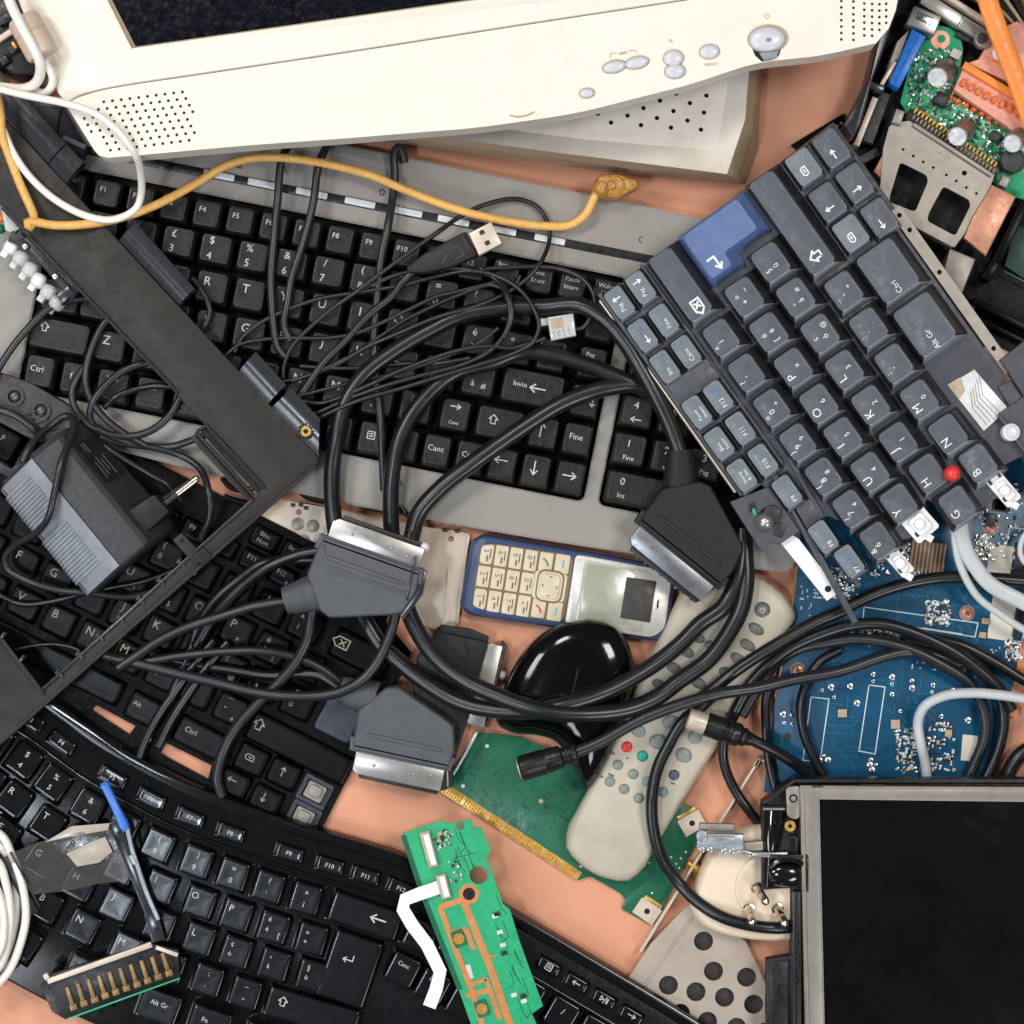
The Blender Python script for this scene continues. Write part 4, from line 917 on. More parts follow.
# ================================================================ 11. green expansion card
E = Th('expansion_card', 'green expansion card with gold edge contacts lying under the beige remote', 'circuit board', 560, 820, 0, 0, zr=4)
card = [(440, 789), (478, 732), (520, 737), (600, 768), (683, 803), (699, 811), (697, 842), (653, 926), (640, 919), (621, 909), (626, 900), (620, 893), (590, 876), (577, 881)]
m = M(); m.prism(roundpoly(E.P(card), 3, 2), 1.5, 4.2, .2)
for x, y in ((487, 746), (463, 786)): m.cyl(*E.L(x, y), 2, 4.2, 4.5, 0, 1, 10)
m.build('board', ['pcb_green', 'paper_label'], E)
m = M(); rnd.seed(31)
for i in range(26):
    t = i / 25; x0, y0 = 446 + 128 * t, 786 + 86 * t; ln = rnd.uniform(12, 46); dx, dy = rnd.choice(((.54, -.84), (.54, -.84), (.3, -.95)))
    p = [(x0, y0), (x0 + dx * ln, y0 + dy * ln), (x0 + dx * ln + rnd.choice((8, 14, 22)) * .84, y0 + dy * ln + rnd.choice((5, -9, 8)))]
    if inside(p[1], [(470, 745), (585, 775), (640, 860), (600, 870), (575, 872), (450, 788)]): m.stroke(E.P(p), .7, 4.24)
m.build('trace', 'pcb_trace', E)
m = M(); ga, gb = Vector(E.L(441, 791)), Vector(E.L(577, 880)); d = (gb - ga); L_ = d.length; d.normalize(); nn = Vector((-d.y, d.x)); rot = math.atan2(d.y, d.x)
m.prism([tuple(ga - nn * 1), tuple(gb - nn * 1), tuple(gb + nn * 9), tuple(ga + nn * 9)], 3, 4.35, .1, 1)
k = 0; t = 3
while t < L_ - 4:
    if not (L_ * .30 < t < L_ * .335 or L_ * .82 < t < L_ * .86):
        c = ga + d * t + nn * (4.8); m.box(c.x, c.y, 2.1, 9.5, 4.3, 4.7, rot, .1, 0)
    k += 1; t += 3.0 if k % 7 else 5.5
m.build('edge_contacts', ['gold', 'brass'], E)
m = M(); rnd.seed(11)
for _ in range(60):
    x, y = rnd.uniform(470, 590), rnd.uniform(745, 855)
    if inside((x, y), [(470, 760), (520, 742), (585, 770), (560, 852), (520, 828), (460, 790)]):
        u, v = E.L(x, y); m.box(u, v, rnd.choice((1.5, 2, 5, 7)), rnd.choice((1, 1.3)), 4.2, 4.34, R(rnd.choice((-33, 57, -60))), 0, 0)
for x, y in ((649, 862), (676, 864), (681, 858), (671, 857), (672, 866), (686, 852), (679, 868), (646, 897), (652, 893), (648, 903), (643, 899)): m.cyl(*E.L(x, y), 1.3, 4.2, 5.2, .3, 1, 8)
m.cyl(*E.L(541, 801), 2.4, 4.2, 4.6, .1, 2, 12)
m.build('surface_components', ['chip_black', 'solder', 'smd_tan'], E, kind='stuff')
for x, y, r in ((692, 823, 30), (647, 911, -34)):
    m = M(); u, v = E.L(x, y); m.plate([tuple(Vector((u, v)) + Matrix.Rotation(R(r), 2) @ Vector(q)) for q in ((-12, -9), (12, -9), (12, 9), (-12, 9))], [ngon(u, v, 3, 12)], 4.3, 6); m.cyl(u, v, 3.2, 4.2, 4.6, 0, 1); q = Matrix.Rotation(R(r), 2) @ Vector((0, 11)); m.box(u + q.x, v + q.y, 20, 4, 4.3, 5.6, R(r), .2, 2); m.build('bracket_tab', ['metal_beige', 'hole_dark', 'brass'], E)
m = M(); a, c = Vector(E.L(759, 757)), Vector(E.L(640, 950)); dd = (c - a).normalized(); n2_ = Vector((-dd.y, dd.x))
m.prism([tuple(a + n2_ * 1.3), tuple(a - n2_ * 1.3), tuple(c - n2_ * 1.3), tuple(c + n2_ * 1.3)], 0, 15, .4); u, v = E.L(766, 761); m.box(u, v, 12, 3, 8, 12, R(-20), .4); u, v = E.L(756, 762); m.box(u, v, 8, 4, 12, 15, R(58), .4)
m.build('slot_bracket', 'metal_beige', E)
m = M(); a = E.L(690, 864); m.rod([(0, 4), (.5, 4), (.52, 5), (1, 5)], (a[0] - 3, a[1] + 2, 9), (a[0] + 9, a[1] - 6, 9), 0); m.build('antenna_socket', 'gold', E)

# ================================================================ 12. green strip board with white ribbon
Gs = Th('strip_board', 'bright green strip circuit board with orange traces, white ribbon attached, over the curved keyboard', 'circuit board', 470, 920, 34, 0, zr=44)
sp = [(403, 833), (444, 820), (447, 824), (471, 819.5), (474, 828), (482, 828), (490.5, 851), (486.5, 857), (503, 904), (510, 910), (519.5, 941), (543, 1006), (532, 1014), (548, 1050), (480, 1050), (458, 988), (421, 892)]
hole = ngon(*Gs.L(478.5, 875), 9, 20)
m = M(); m.plate(ccw(Gs.P(sp)), [hole], 6, 9, 0, 1); m.build('board', ['pcb_bright', 'pcb_edge'], Gs)
m = M(); bar(Gs, [(403, 835), (422, 893), (460, 990)], 5, 9, 9.25, 0, 0); m.build('dark_margin', 'pcb_green', Gs)
m = M(); rnd.seed(17)
for i in range(22):
    x, y = rnd.uniform(452, 476), rnd.uniform(828, 866)
    if i > 9: t = rnd.random(); x, y = 488 + 34 * t + rnd.uniform(-4, 8), 890 + 110 * t
    ln = rnd.uniform(6, 20); m.stroke(Gs.P([(x, y), (x + .36 * ln, y + .93 * ln), (x + .36 * ln + rnd.choice((-5, 5)), y + .93 * ln + 5)]), .8, 9.05)
m.build('fine_trace', 'pcb_green', Gs)
m = M(); m.plate(ngon(*Gs.L(469, 894), 10, 20), [ngon(*Gs.L(469, 894), 6.2, 16)], 9, 9.4)
tr = lambda pts, w: bar(Gs, pts, w, 9.05 + rnd.random() * .2, 9.4, 0)
tr([(462, 900), (440, 907), (455, 948), (470, 985), (484, 1030)], 5.5); tr([(464, 902), (480, 942), (492, 972), (512, 1030)], 7); tr([(450, 934), (466, 929), (474, 950)], 5); tr([(466, 996), (490, 990), (500, 1020)], 5)
tr([(470, 985), (486, 979), (497, 1008)], 4); tr([(488, 957), (496, 956)], 2.5); tr([(489, 974), (497, 973)], 2.5)
m.build('trace', 'trace_orange', Gs)
for x, y in ((459, 938.5), (482, 1008.5)):
    m = M(); m.rbox(*Gs.L(x, y), 17, 13, 2, 9.5, 9.9, 0, 1, R(-70)); m.plate(ngon(*Gs.L(x, y), 5.5, 18), [ngon(*Gs.L(x, y), 3, 12)], 9.5, 12); m.cyl(*Gs.L(x, y), 3.2, 9.9, 11, 0, 2, 12); m.build('contact_ring', ['gold', 'pcb_edge', 'brass'], Gs)
m = M(); m.cyl(*Gs.L(469, 894), 6.2, 5.5, 9.1, 0); m.build('screw_hole', 'hole_dark', Gs)
for (x, y, w_, h) in ((429, 849, 10, 36), (443.5, 886, 10, 24)):
    m = M(); u, v = Gs.L(x, y); m.box(u, v, w_, h, 9, 14, R(15), .6, 1); m.box(u + 1, v, w_ * .55, h * .86, 14, 15, R(15), .3, 0); m.build('ribbon_connector', ['white_plastic', 'membrane_tan'], Gs)
m = M(); rnd.seed(5)
for _ in range(46):
    x, y = rnd.choice(((rnd.uniform(434, 450), rnd.uniform(830, 850)), (rnd.uniform(446, 464), rnd.uniform(858, 882)), (rnd.uniform(438, 452), rnd.uniform(834, 846))))
    u, v = Gs.L(x, y); m.box(u, v, rnd.uniform(1.6, 4), rnd.uniform(1.4, 2.6), 9, 10.4 + rnd.random(), R(rnd.choice((15, -75))), .2, rnd.choice((0, 0, 1, 2)))
for x, y, g in ((497, 914, 0), (500, 932, 1), (503, 945, 1), (504, 953, 0), (523, 996, 0), (514, 995, 1), (495, 916, 1), (524, 1001, 1)):
    u, v = Gs.L(x, y); m.box(u, v, 6, 4, 9, 10.8, R(15), .2, g)
m.box(*Gs.L(460, 826.5), 6, 6, 9, 10.6, R(15), .3, 3); m.box(*Gs.L(469, 972), 6, 14, 9, 9.6, R(15), .2, 1); m.stroke(Gs.P([(455, 858), (476, 853)]), .9, 9.1, 4)
m.build('surface_components', ['chip_black', 'silk_white', 'smd_tan', 'smd_brown', 'pcb_edge'], Gs, kind='stuff')
m = M()
def ribbon(T, pts, w, z, mi=0, zs=None):
    p = [Vector((*T.L(x, y), 0)) for x, y in pts]; l, r_ = [], []
    for i, q in enumerate(p):
        t = (p[min(i + 1, len(p) - 1)] - p[max(0, i - 1)]).normalized(); nn = Vector((-t.y, t.x, 0)) * w / 2; zz = z if zs is None else zs[i]
        l.append(q + nn + Vector((0, 0, zz))); r_.append(q - nn + Vector((0, 0, zz)))
    n = len(p); vs = [tuple(v) for v in l + r_] + [(v.x, v.y, v.z - .6) for v in l + r_]
    fs = [(i, n + i, n + i + 1, i + 1) for i in range(n - 1)] + [(2 * n + i, 2 * n + i + 1, 3 * n + i + 1, 3 * n + i) for i in range(n - 1)]
    fs += [(i, i + 1, 2 * n + i + 1, 2 * n + i) for i in range(n - 1)] + [(n + i, 3 * n + i, 3 * n + i + 1, n + i + 1) for i in range(n - 1)]
    m.add(vs, fs, mi)
m = M(); ribbon(Gs, [(442, 886), (420, 893), (405, 899), (403, 909), (412, 925), (427, 945), (440, 972), (436, 990), (429, 1008)], 13, 11, zs=[12, 15, 14, 12, 9, 8, 6, 6, 5]); m.build('white_ribbon', 'white_plastic', Gs)

# ================================================================ 13. memory slot and hinge lever (lower left)
Ms = Th('memory_slot', 'short black connector block with a row of gold contacts, at the lower left', 'connector', 110, 985, 34, 18, zr=42)
m = M(); m.prism(Ms.P([(40, 985), (48, 975), (150, 943), (178, 950), (180, 978), (66, 1020), (52, 1012)]), 0, 8, 1); m.build('block', 'black_plastic', Ms)
m = M(); bar(Ms, [(48, 981), (152, 944)], 5.5, 4, 12, .6); u, v = Ms.L(47, 976); m.box(u, v, 5, 6, 4, 13, .2, .5); bar(Ms, [(156, 947), (178, 955)], 4, 5, 10, .5); m.build('metal_rail', 'metal_beige', Ms)
m = M(); bar(Ms, [(67, 1019), (180, 978)], 1.5, 6, 10, .2); m.build('board_edge', 'pcb_bright', Ms)
for i in range(10):
    m = M(); x, y = 70 + i * 10.6, 996 - i * 3.8; u, v = Ms.L(x, y); m.box(u, v, 4, 19, 8, 10.5, R(0), .5); m.box(u, v - 11.5, 7, 6, 8, 9.4, 0, .3); m.build('contact', 'gold_worn', Ms)

Hl = Th('hinge_lever', 'thin black hinge arm with bright blue tip and steel edge, on the curved keyboard', 'hinge arm', 133, 860, 38, 0, zr=48)
m = M(); bar(Hl, [(112, 822), (121, 842)], 14, 0, 7, .8); bar(Hl, [(119, 838), (151, 918)], 10, 0, 6, .8); bar(Hl, [(150, 915), (158, 942)], 13, 0, 6, .8)
for x, y in ((119, 833), (156, 930)): m.cyl(*Hl.L(x, y), 2.2, 7, 7.4, 0, 1, 10)
m.build('arm', ['barrel_grey', 'hole_dark'], Hl)
m = M(); m.tube([(*Hl.L(x, y), z) for x, y, z in ((127, 828, 9), (132, 850, 9), (138, 868, 9), (146, 892, 8), (158, 920, 8))], 2.4, n=8); m.rod([(0, 3.4), (1, 3.4)], (*Hl.L(131, 855), 9), (*Hl.L(135, 864), 9)); m.build('steel_rod', 'hinge_steel', Hl)
m = M(); a, c = Hl.L(104, 782), Hl.L(126, 830); m.rod([(0, 3.6), (.04, 5), (.15, 4.4), (.5, 4.2), (.9, 5.2), (1, 4)], (*a, 12), (*c, 9), 0, 8); m.build('lever_tip', 'lever_blue', Hl, 'bright blue lever tip')

Fi = Th('plastic_film', 'crumpled smoky clear plastic film with a tan patch, at the lower left edge', 'plastic film', 70, 860, 44, 0, zr=52)
def sheet(T, pts, nz, mi, thick=.5):
    c = [(*T.L(x, y), z) for x, y, z in pts]
    o = len(m.V); m.add(c, [tuple(range(len(c)))], mi)
m = M()
g = [[(4, 855, 16), (40, 842, 6), (75, 833, 10), (108, 824, 8)], [(10, 864, 6), (44, 856, 12), (80, 846, 5), (116, 842, 9)], [(22, 878, 4), (56, 872, 8), (90, 868, 12), (124, 862, 6)], [(34, 894, 8), (64, 892, 4), (98, 884, 6), (132, 880, 8)]]
vs = [(*Fi.L(x, y), z) for r in g for x, y, z in r]; fs = [(r * 4 + c, r * 4 + c + 1, r * 4 + c + 5, r * 4 + c + 4) for r in range(3) for c in range(3)]
m.add(vs, fs); m.build('sheet', 'film', Fi, sharp=80)
m = M(); m.prism(Fi.P([(67, 853), (90, 842), (106, 836), (113, 851), (100, 862), (78, 866)]), 12, 12.6, .2); m.prism(Fi.P([(45, 842), (72, 826), (110, 823), (108, 830), (74, 836)]), 9, 9.6, .2); m.build('tan_patch', 'film_tan', Fi)
m = M(); bar(Fi, [(3, 858), (34, 915)], 9, -6, 5, 1); bar(Fi, [(10, 852), (40, 908)], 2, 3, 7, .5); m.build('edge_strip', 'black_plastic', Fi)

# ================================================================ 14. bare metal plate
Pl = Th('metal_plate', 'flat beige metal plate with punched holes, under the pale grey scart plug beside the phone', 'metal plate', 370, 570, 0, 0, zr=4)
pp_ = Pl.P([(258, 514), (276, 499), (330, 508), (425, 527), (441, 529), (446, 532), (452, 530), (470, 534), (463, 580), (457, 625), (440, 632), (380, 606), (325, 560), (316, 543)])
m = M(); m.plate(ccw(pp_), [ngon(*Pl.L(451, 539), 3, 12), ngon(*Pl.L(299, 512), 3, 12)], 1.5, 4.5)
bar(Pl, [(469, 535), (457, 624)], 2.2, 4.4, 8, .4); bar(Pl, [(449, 570), (443, 620)], 1.8, 4.4, 6, .4); m.build('sheet', 'metal_beige', Pl)
m = M()
for x, y in ((298, 524), (313, 526), (304, 541), (320, 539), (330, 529)): m.cyl(*Pl.L(x, y), 6.4, 4.5, 5.2, .3, 0, 18)
m.build('embossed_disc', 'metal_satin', Pl)
m = M()
for x, y in ((445, 530), (457, 531), (301, 505), (306, 508), (293, 505), (432, 526)): m.box(*Pl.L(x, y), 4.5, 3.5, 4.4, 6, R(-10), .3)
m.build('edge_notch', 'chip_black', Pl)

# ================================================================ 15. blue circuit board
Bl = Th('blue_circuit_board', 'large blue motherboard with white outlines and tiny parts, under the coiled black cables', 'circuit board', 900, 630, 2, 0, zr=8)
bp = [(797, 565), (812, 470), (900, 440), (1060, 430), (1060, 640), (1019, 640), (1019, 668), (1008, 700), (990, 792), (764, 792), (770, 741), (775, 697), (789, 632)]
m = M(); m.prism(Bl.P(bp), 2, 6, .3); m.build('board', 'pcb_blue', Bl)
m = M(); bar(Bl, [(797, 566), (789, 632), (775, 697)], 1.4, 2, 6.1, 0); m.build('board_edge', 'trace_orange', Bl)
m = M(); m.prism(Bl.P([(1020, 640), (1060, 640), (1060, 676), (1016, 676)]), 2.5, 6.2, .2); m.build('yellow_edge', 'trace_orange', Bl)
m = M(); m.prism(Bl.P([(1008, 700), (1019, 702), (1017, 717), (1009, 716)]), 6, 9, .3); m.build('yellow_tab', 'trace_orange', Bl)
m = M()
def outline(pts, w=1.1, z=6.08): m.stroke(Bl.P(pts), w, z, 0, True)
outline([(869, 685), (885, 687), (875, 754), (859, 751)]); outline([(811, 697), (829, 699), (820, 762), (803, 760)]); outline([(864, 607), (978, 623), (975, 637), (863, 619)][:4]); outline([(923, 628), (962, 634)], 1.1)
outline([(1010, 527), (1028, 530), (1020, 570), (1002, 566)]); outline([(998, 600), (1030, 604), (1022, 642), (988, 637)]); 
rnd.seed(3)
for _ in range(70):
    x, y = rnd.choice(((rnd.uniform(800, 850), rnd.uniform(580, 625)), (rnd.uniform(905, 945), rnd.uniform(661, 670)), (rnd.uniform(850, 900), rnd.uniform(628, 634)), (rnd.uniform(960, 975), rnd.uniform(664, 680)), (rnd.uniform(985, 1010), rnd.uniform(645, 665)), (rnd.uniform(800, 850), rnd.uniform(586, 600))))
    m.box(*Bl.L(x, y), rnd.uniform(1, 4.5), rnd.uniform(.8, 1.8), 6, 6.14, R(rnd.choice((-8, 82))), 0)
m.build('white_outlines', 'silk_white', Bl)
for x, y in ((905, 524), (967, 613), (798, 670), (991, 527)):
    m = M(); u, v = Bl.L(x, y); m.cyl(u, v, 7.6, 6, 6.3, 0, 1, 20); m.dome(ngon(u, v, 6.4, 20), 6.2, 9.5, 5, wall=1); m.box(u, v, 5, 1.2, 9.3, 9.75, .4, 0, 2); m.box(u, v, 1.2, 5, 9.3, 9.72, .4, 0, 2); m.build('screw', ['copper', 'smd_tan', 'chip_black'], Bl)
for x, y, w_, h, r, mat in ((927, 556, 36, 30, -8, 'smd_brown'), (1002, 504, 17, 14, -8, 'chip_black'), (1000, 560, 24, 30, -8, 'paper_label'), (1003, 617, 26, 46, -8, 'paper_label'), (1020, 560, 12, 34, -8, 'chip_black'), (1018, 618, 7, 40, -8, 'chip_black'), (969, 748, 15, 26, -5, 'paper_label'), (842, 713, 9, 8, 0, 'smd_tan'), (895, 724, 9, 9, 0, 'smd_tan'), (985, 621, 7, 6, -8, 'smd_tan'), (982, 635, 7, 6, -8, 'smd_tan'), (948, 733, 7, 7, 0, 'smd_tan'), (1000, 505, 12, 12, -8, 'smd_brown'), (990, 520, 10, 14, -8, 'chip_black')):
    m = M(); m.box(*Bl.L(x, y), w_, h, 6, 10 if mat != 'paper_label' else 7.2, R(r), .4)
    if w_ > 30:
        for k in range(9): u, v = Bl.L(x, y); m.box(u - w_ / 2 + 2 + k * 4, v - k * .55, 1.5, h * 1.05, 6, 10.5, R(r), .1, 1)
    m.build('label_patch' if mat == 'paper_label' else 'chip', [mat, 'smd_tan'], Bl, 'beige rectangular patch' if mat == 'paper_label' else None)
m = M(); rnd.seed(9)
for x, y in ((873, 674), (892, 677), (912, 681), (933, 685), (873, 681), (892, 684), (912, 688), (932, 692), (953, 690), (850, 686), (892, 694), (857, 703), (900, 711), (941, 716), (968, 720), (831, 687), (872, 770), (876, 765), (870, 765), (871, 760), (824, 756), (828, 760), (820, 760), (783, 714), (792, 715), (784, 723), (792, 724), (803, 715), (822, 690), (834, 697)):
    u, v = Bl.L(x, y); m.cyl(u, v, rnd.choice((2, 2.6, 3.4)), 6, 7.6, .5, 0, 10); m.cyl(u, v, 1.0, 7.6, 7.9, 0, 2, 8)
for _ in range(1000):
    x, y = rnd.choice(((rnd.uniform(896, 916), rnd.uniform(728, 772)), (rnd.uniform(920, 954), rnd.uniform(722, 770)), (rnd.uniform(973, 1022), rnd.uniform(480, 560)), (rnd.uniform(975, 990), rnd.uniform(536, 560)), (rnd.uniform(900, 925), rnd.uniform(540, 575)), (rnd.uniform(860, 900), rnd.uniform(628, 645)), (rnd.uniform(925, 950), rnd.uniform(600, 625)), (rnd.uniform(1005, 1022), rnd.uniform(640, 660)), (rnd.uniform(830, 860), rnd.uniform(565, 600)), (rnd.uniform(870, 905), rnd.uniform(530, 575))))
    m.box(*Bl.L(x, y), rnd.uniform(1.6, 4.6), rnd.uniform(1.4, 2.6), 6, 7.4 + rnd.random() * 1.8, R(rnd.choice((-5, 85))), .2, rnd.choice((0, 0, 1, 2, 3, 3)))
m.cyl(*Bl.L(787, 737), 4.4, 6, 6.3, 0, 2, 14)
m.build('surface_components', ['solder', 'smd_tan', 'chip_black', 'silk_white'], Bl, kind='stuff')

m = M(); rnd.seed(41)
for _ in range(150):
    x, y = rnd.choice(((rnd.uniform(782, 980), rnd.uniform(600, 775)), (rnd.uniform(830, 1000), rnd.uniform(500, 600)))); ln = rnd.uniform(8, 34); a = R(rnd.choice((4, 94, 49)))
    p = [(x, y), (x + ln * math.cos(a), y + ln * math.sin(a)), (x + ln * math.cos(a) + rnd.uniform(-8, 8), y + ln * math.sin(a) + rnd.uniform(-8, 8))]
    if all(inside(q, bp) for q in p): m.stroke(Bl.P(p), .8, 6.03)
m.build('fine_trace', 'pcb_blue_trace', Bl)
# ================================================================ 16. laptop screen with its lid tray
S_ = Th('laptop_screen', 'black laptop display in a silver metal frame with its black lid and hinge', 'laptop screen', 900, 900, 26, 0, zr=56)
m = M(); tray = [(763, 803), (793, 779.5), (1060, 779.5), (1060, 1060), (768, 1060), (768, 962), (792, 958), (792, 890), (763, 892)]
m.prism(S_.P(tray), 0, 16, 1)
bar(S_, [(764, 804), (794, 781), (1050, 781)], 3.5, 16, 30, .8); bar(S_, [(764, 806), (764, 890)], 3, 14, 26, .8)
bar(S_, [(798, 892), (798, 1050)], 9, 14, 25, 1.5); m.prism(S_.P([(770, 964), (790, 962), (790, 1050), (770, 1050)]), 15, 19, 1)
bar(S_, [(790, 838), (797, 838), (797, 856)], 3, 16, 26, .5); bar(S_, [(770, 857), (808, 857)], 5, 16, 31, 1); bar(S_, [(806, 857), (806, 892)], 5, 16, 31, 1)
m.build('lid_tray', 'black_plastic', S_)
m = M(); bar(S_, [(794.5, 892), (794.5, 1050)], 2.2, 18, 26.2, .6); m.build('tray_edge', 'barrel_grey', S_)
fo = S_.P([(802, 786), (1060, 788), (1060, 1060), (811, 1060)]); fi = S_.P([(818, 800), (1062, 802), (1062, 1062), (826, 1062)])
m = M(); m.plate(ccw(S_.P([(800, 785.5), (1062, 787), (1062, 1062), (807, 1062)])), [], 10, 22)
fr_ = S_.P([(800, 785.5), (1062, 787), (1062, 802.5), (819.5, 799.5), (825.5, 1062), (806, 1062)]); m.prism(fr_, 21.9, 30, .6)
bar(S_, [(802.5, 787), (808.5, 1055)], 2, 29, 31.5, .4); bar(S_, [(818.8, 799), (824.8, 1055)], 1.2, 29, 30.8, .3); bar(S_, [(803, 786.5), (1055, 788.5)], 2, 29, 31.5, .4)
m.prism(roundpoly(S_.P([(786, 787), (800, 786), (800, 818), (794, 820), (787, 816)]), 3, 2), 24, 29, .6); u, v = S_.L(793.5, 798.5); m.cyl(u, v, 4.2, 29, 29.5, .1, 1, 14); m.cyl(u, v, 2.6, 29.5, 31, .6, 0, 12)
m.build('metal_frame', ['metal_satin', 'hole_dark'], S_)
m = M(); m.prism(S_.P([(818.5, 798.5), (1062, 801.5), (1062, 1062), (824.5, 1062)]), 21, 28.5, .3); m.build('display', 'lcd_black', S_)
m = M(); bar(S_, [(860, 786), (885, 786)], 3, 30, 31.6, .3); bar(S_, [(812, 786), (823, 786)], 2, 30, 32, .3); m.build('frame_clip', 'chip_black', S_)
m = M(); u, v = S_.L(790.5, 826.5); m.plate(ngon(u, v, 5.4, 18), [ngon(u, v, 2, 12)], 20, 27); m.cyl(u, v, 2.2, 20, 23, 0, 1); m.build('brass_insert', ['brass', 'hole_dark'], S_, 'small brass screw insert')
m = M(); a, c = S_.L(773.5, 810), S_.L(771, 850); m.rod([(0, 8), (.02, 10.5), (.3, 10.5), (.31, 9.6), (.36, 9.6), (.37, 9), (.75, 8.6), (1, 6.5)], (*a, 24), (*c, 24), 0, 20); c2 = S_.L(768.5, 888); m.rod([(0, 6.5), (1, 6)], (*c, 22), (*c2, 22), 0, 14); m.build('hinge_barrel', 'black_gloss', S_)
m = M(); a = S_.L(773.5, 808.5); m.box(a[0], a[1], 21, 2, 20, 36, 0, .4); m.build('hinge_collar', 'metal_satin', S_)
m = M(); bar(S_, [(697, 841), (744, 842)], 15, 22, 30, 1.2, 1); bar(S_, [(700, 828), (735, 829)], 8, 16, 24, 1, 2); bar(S_, [(697, 848), (738, 851), (752, 855), (788, 855)], 5, 20, 29, .8, 0); bar(S_, [(738, 848), (764, 846)], 9, 16, 26, .8, 2)
for x, y in ((702, 849.5), (710, 849.5), (724, 851), (732, 851)): m.cyl(*S_.L(x, y), 3.2, 22, 31, .8, 0, 12)
m.cyl(*S_.L(702, 836), 6, 28, 32, 1.2, 1, 16); bar(S_, [(711, 839), (735, 839.5)], 2, 30, 31, .3, 0); bar(S_, [(711, 836), (735, 836.5)], 1, 30, 31, .2, 2)
m.build('hinge_bracket', ['metal', 'hinge_steel', 'metal_satin'], S_)
m = M(); m.dome(ngon(*S_.L(786, 875), 20, 24, 13), 14, 32, 6, .8, wall=6); m.tube([(*S_.L(x, y), 30) for x, y in ((770, 868), (776, 862), (790, 860), (803, 864))], 2.5, 0, n=8); m.box(*S_.L(770, 876), 3, 10, 30, 33, .5, .5, 1); m.build('hinge_cover', ['black_gloss', 'barrel_grey'], S_)

# ================================================================ 17. beige mains plug and perforated panel
Pg = Th('mains_plug', 'bulky cream plug with three round pins pointing up, beside the laptop screen lid', 'plug', 750, 890, 6, 0, zr=34)
po = [tuple(p) for p in spline([(690, 908), (693, 896), (702, 870), (714, 848), (735, 832), (800, 828), (812, 880), (806, 938), (782, 942), (752, 941), (722, 935), (701, 925), (690, 908)], 6)][:-1]
pl_ = ccw(Pg.P(po)); cx, cy = Pg.L(758, 888)
sc2 = lambda s: [(cx + (x - cx) * s, cy + (y - cy) * s) for x, y in pl_]
m = M(); m.loft([[(x, y, 0) for x, y in sc2(.97)], [(x, y, 4) for x, y in sc2(1)], [(x, y, 18) for x, y in sc2(1)], [(x, y, 25) for x, y in sc2(.975)], [(x, y, 29) for x, y in sc2(.92)], [(x, y, 30) for x, y in sc2(.86)]], 0)
fx, fy = Pg.L(772, 888); m.loft([[(*p, 29.5) for p in ngon(fx, fy, 38, 36, 37)], [(*p, 32) for p in ngon(fx, fy, 36, 36, 35)], [(*p, 32) for p in ngon(fx, fy, 33, 36, 32)], [(*p, 30.2) for p in ngon(fx, fy, 31, 36, 30)]], 0)
m.build('body', 'plug_cream', Pg, sharp=50)
for (x0, y0), (x1, y1) in (((757, 888), (766.5, 903)), ((749, 909), (752.5, 924)), ((778, 909), (785, 925))):
    m = M(); a, c = Pg.L(x0, y0, 40), Pg.L(x1, y1, 62); m.rod([(0, 6.2), (.05, 6.2), (.06, 4.2), (.5, 4.2), (.52, 4.0), (.55, 4.3), (.86, 4.3), (.95, 3.4), (1, 1.2)], (*a, 30), (*c, 58), 0, 16); m.build('pin', 'pin_metal', Pg)

Pf = Th('perforated_panel', 'beige grey metal panel with big round holes at the bottom, beside the laptop screen', 'metal panel', 710, 970, 0, 0, zr=4)
po = Pf.P([(688, 903), (650, 943), (575, 1060), (782, 1060), (782, 1010), (766, 985), (745, 940)])
hl = [(703, 940), (713, 970), (746, 976), (695.5, 990.5), (724, 996), (753, 1003), (707, 1020), (736, 1026), (668, 984), (680, 1012), (764, 1031), (686, 962), (660, 1010), (720, 1048)]
hl = [h for h in hl if h != (686, 962)]
m = M(); m.plate(ccw(po), [ngon(*Pf.L(x, y), 9.6, 22) for x, y in hl], 7, 11); bar(Pf, [(692, 916), (640, 990)], 2, 10.8, 12.5, .4); m.build('sheet', 'panel_beige', Pf)
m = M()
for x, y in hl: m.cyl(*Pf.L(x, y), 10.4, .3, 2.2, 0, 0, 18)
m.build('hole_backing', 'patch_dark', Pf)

# ================================================================ 18. open laptop base, top right
O = Th('open_laptop_base', 'opened black laptop base with green board, orange heat sink and metal card cage', 'laptop base', 950, 170, 0, 0, zr=30)
fl = [(896, -40), (1060, -40), (1060, 350), (1020, 352), (1000, 342), (985, 346), (972, 330), (880, 330), (846, 141), (866, 82)]
m = M(); m.prism(O.P(fl), 0, 4, .3)
m.build('floor_tray', 'hole_dark', O)
m = M()
bar(O, [(1024, 205), (996, 262), (985, 280)], 9, 4, 34, 1); bar(O, [(975, 300), (1060, 345)], 7, 4, 26, 1); bar(O, [(968, 330), (976, 302)], 4, 4, 22, .6); bar(O, [(985, 320), (1050, 352)], 5, 4, 16, .6)
m.build('tray_ribs', 'key_black', O)
m = M(); m.prism(O.P([(894, -40), (914, -40), (870, 84), (859, 126), (851, 141), (842, 128), (848, 117), (866, 82)]), 4, 48, 2); bar(O, [(866, 86), (882, 92)], 7, 20, 46, 1); m.build('side_wall', 'barrel_grey', O)
m = M(); 
for i in range(7):
    for j in range(4): m.cyl(*O.L(820 + i * 4 + j * 2, 138 - i * 3 + j * 4.4), 1.5, 8, 8.4, 0, 1, 8)
m.prism(O.P([(793, 142), (846, 110), (852, 128), (812, 156)]), 3, 8, .4); m.build('grille', ['key_black', 'cream_dark'], O)
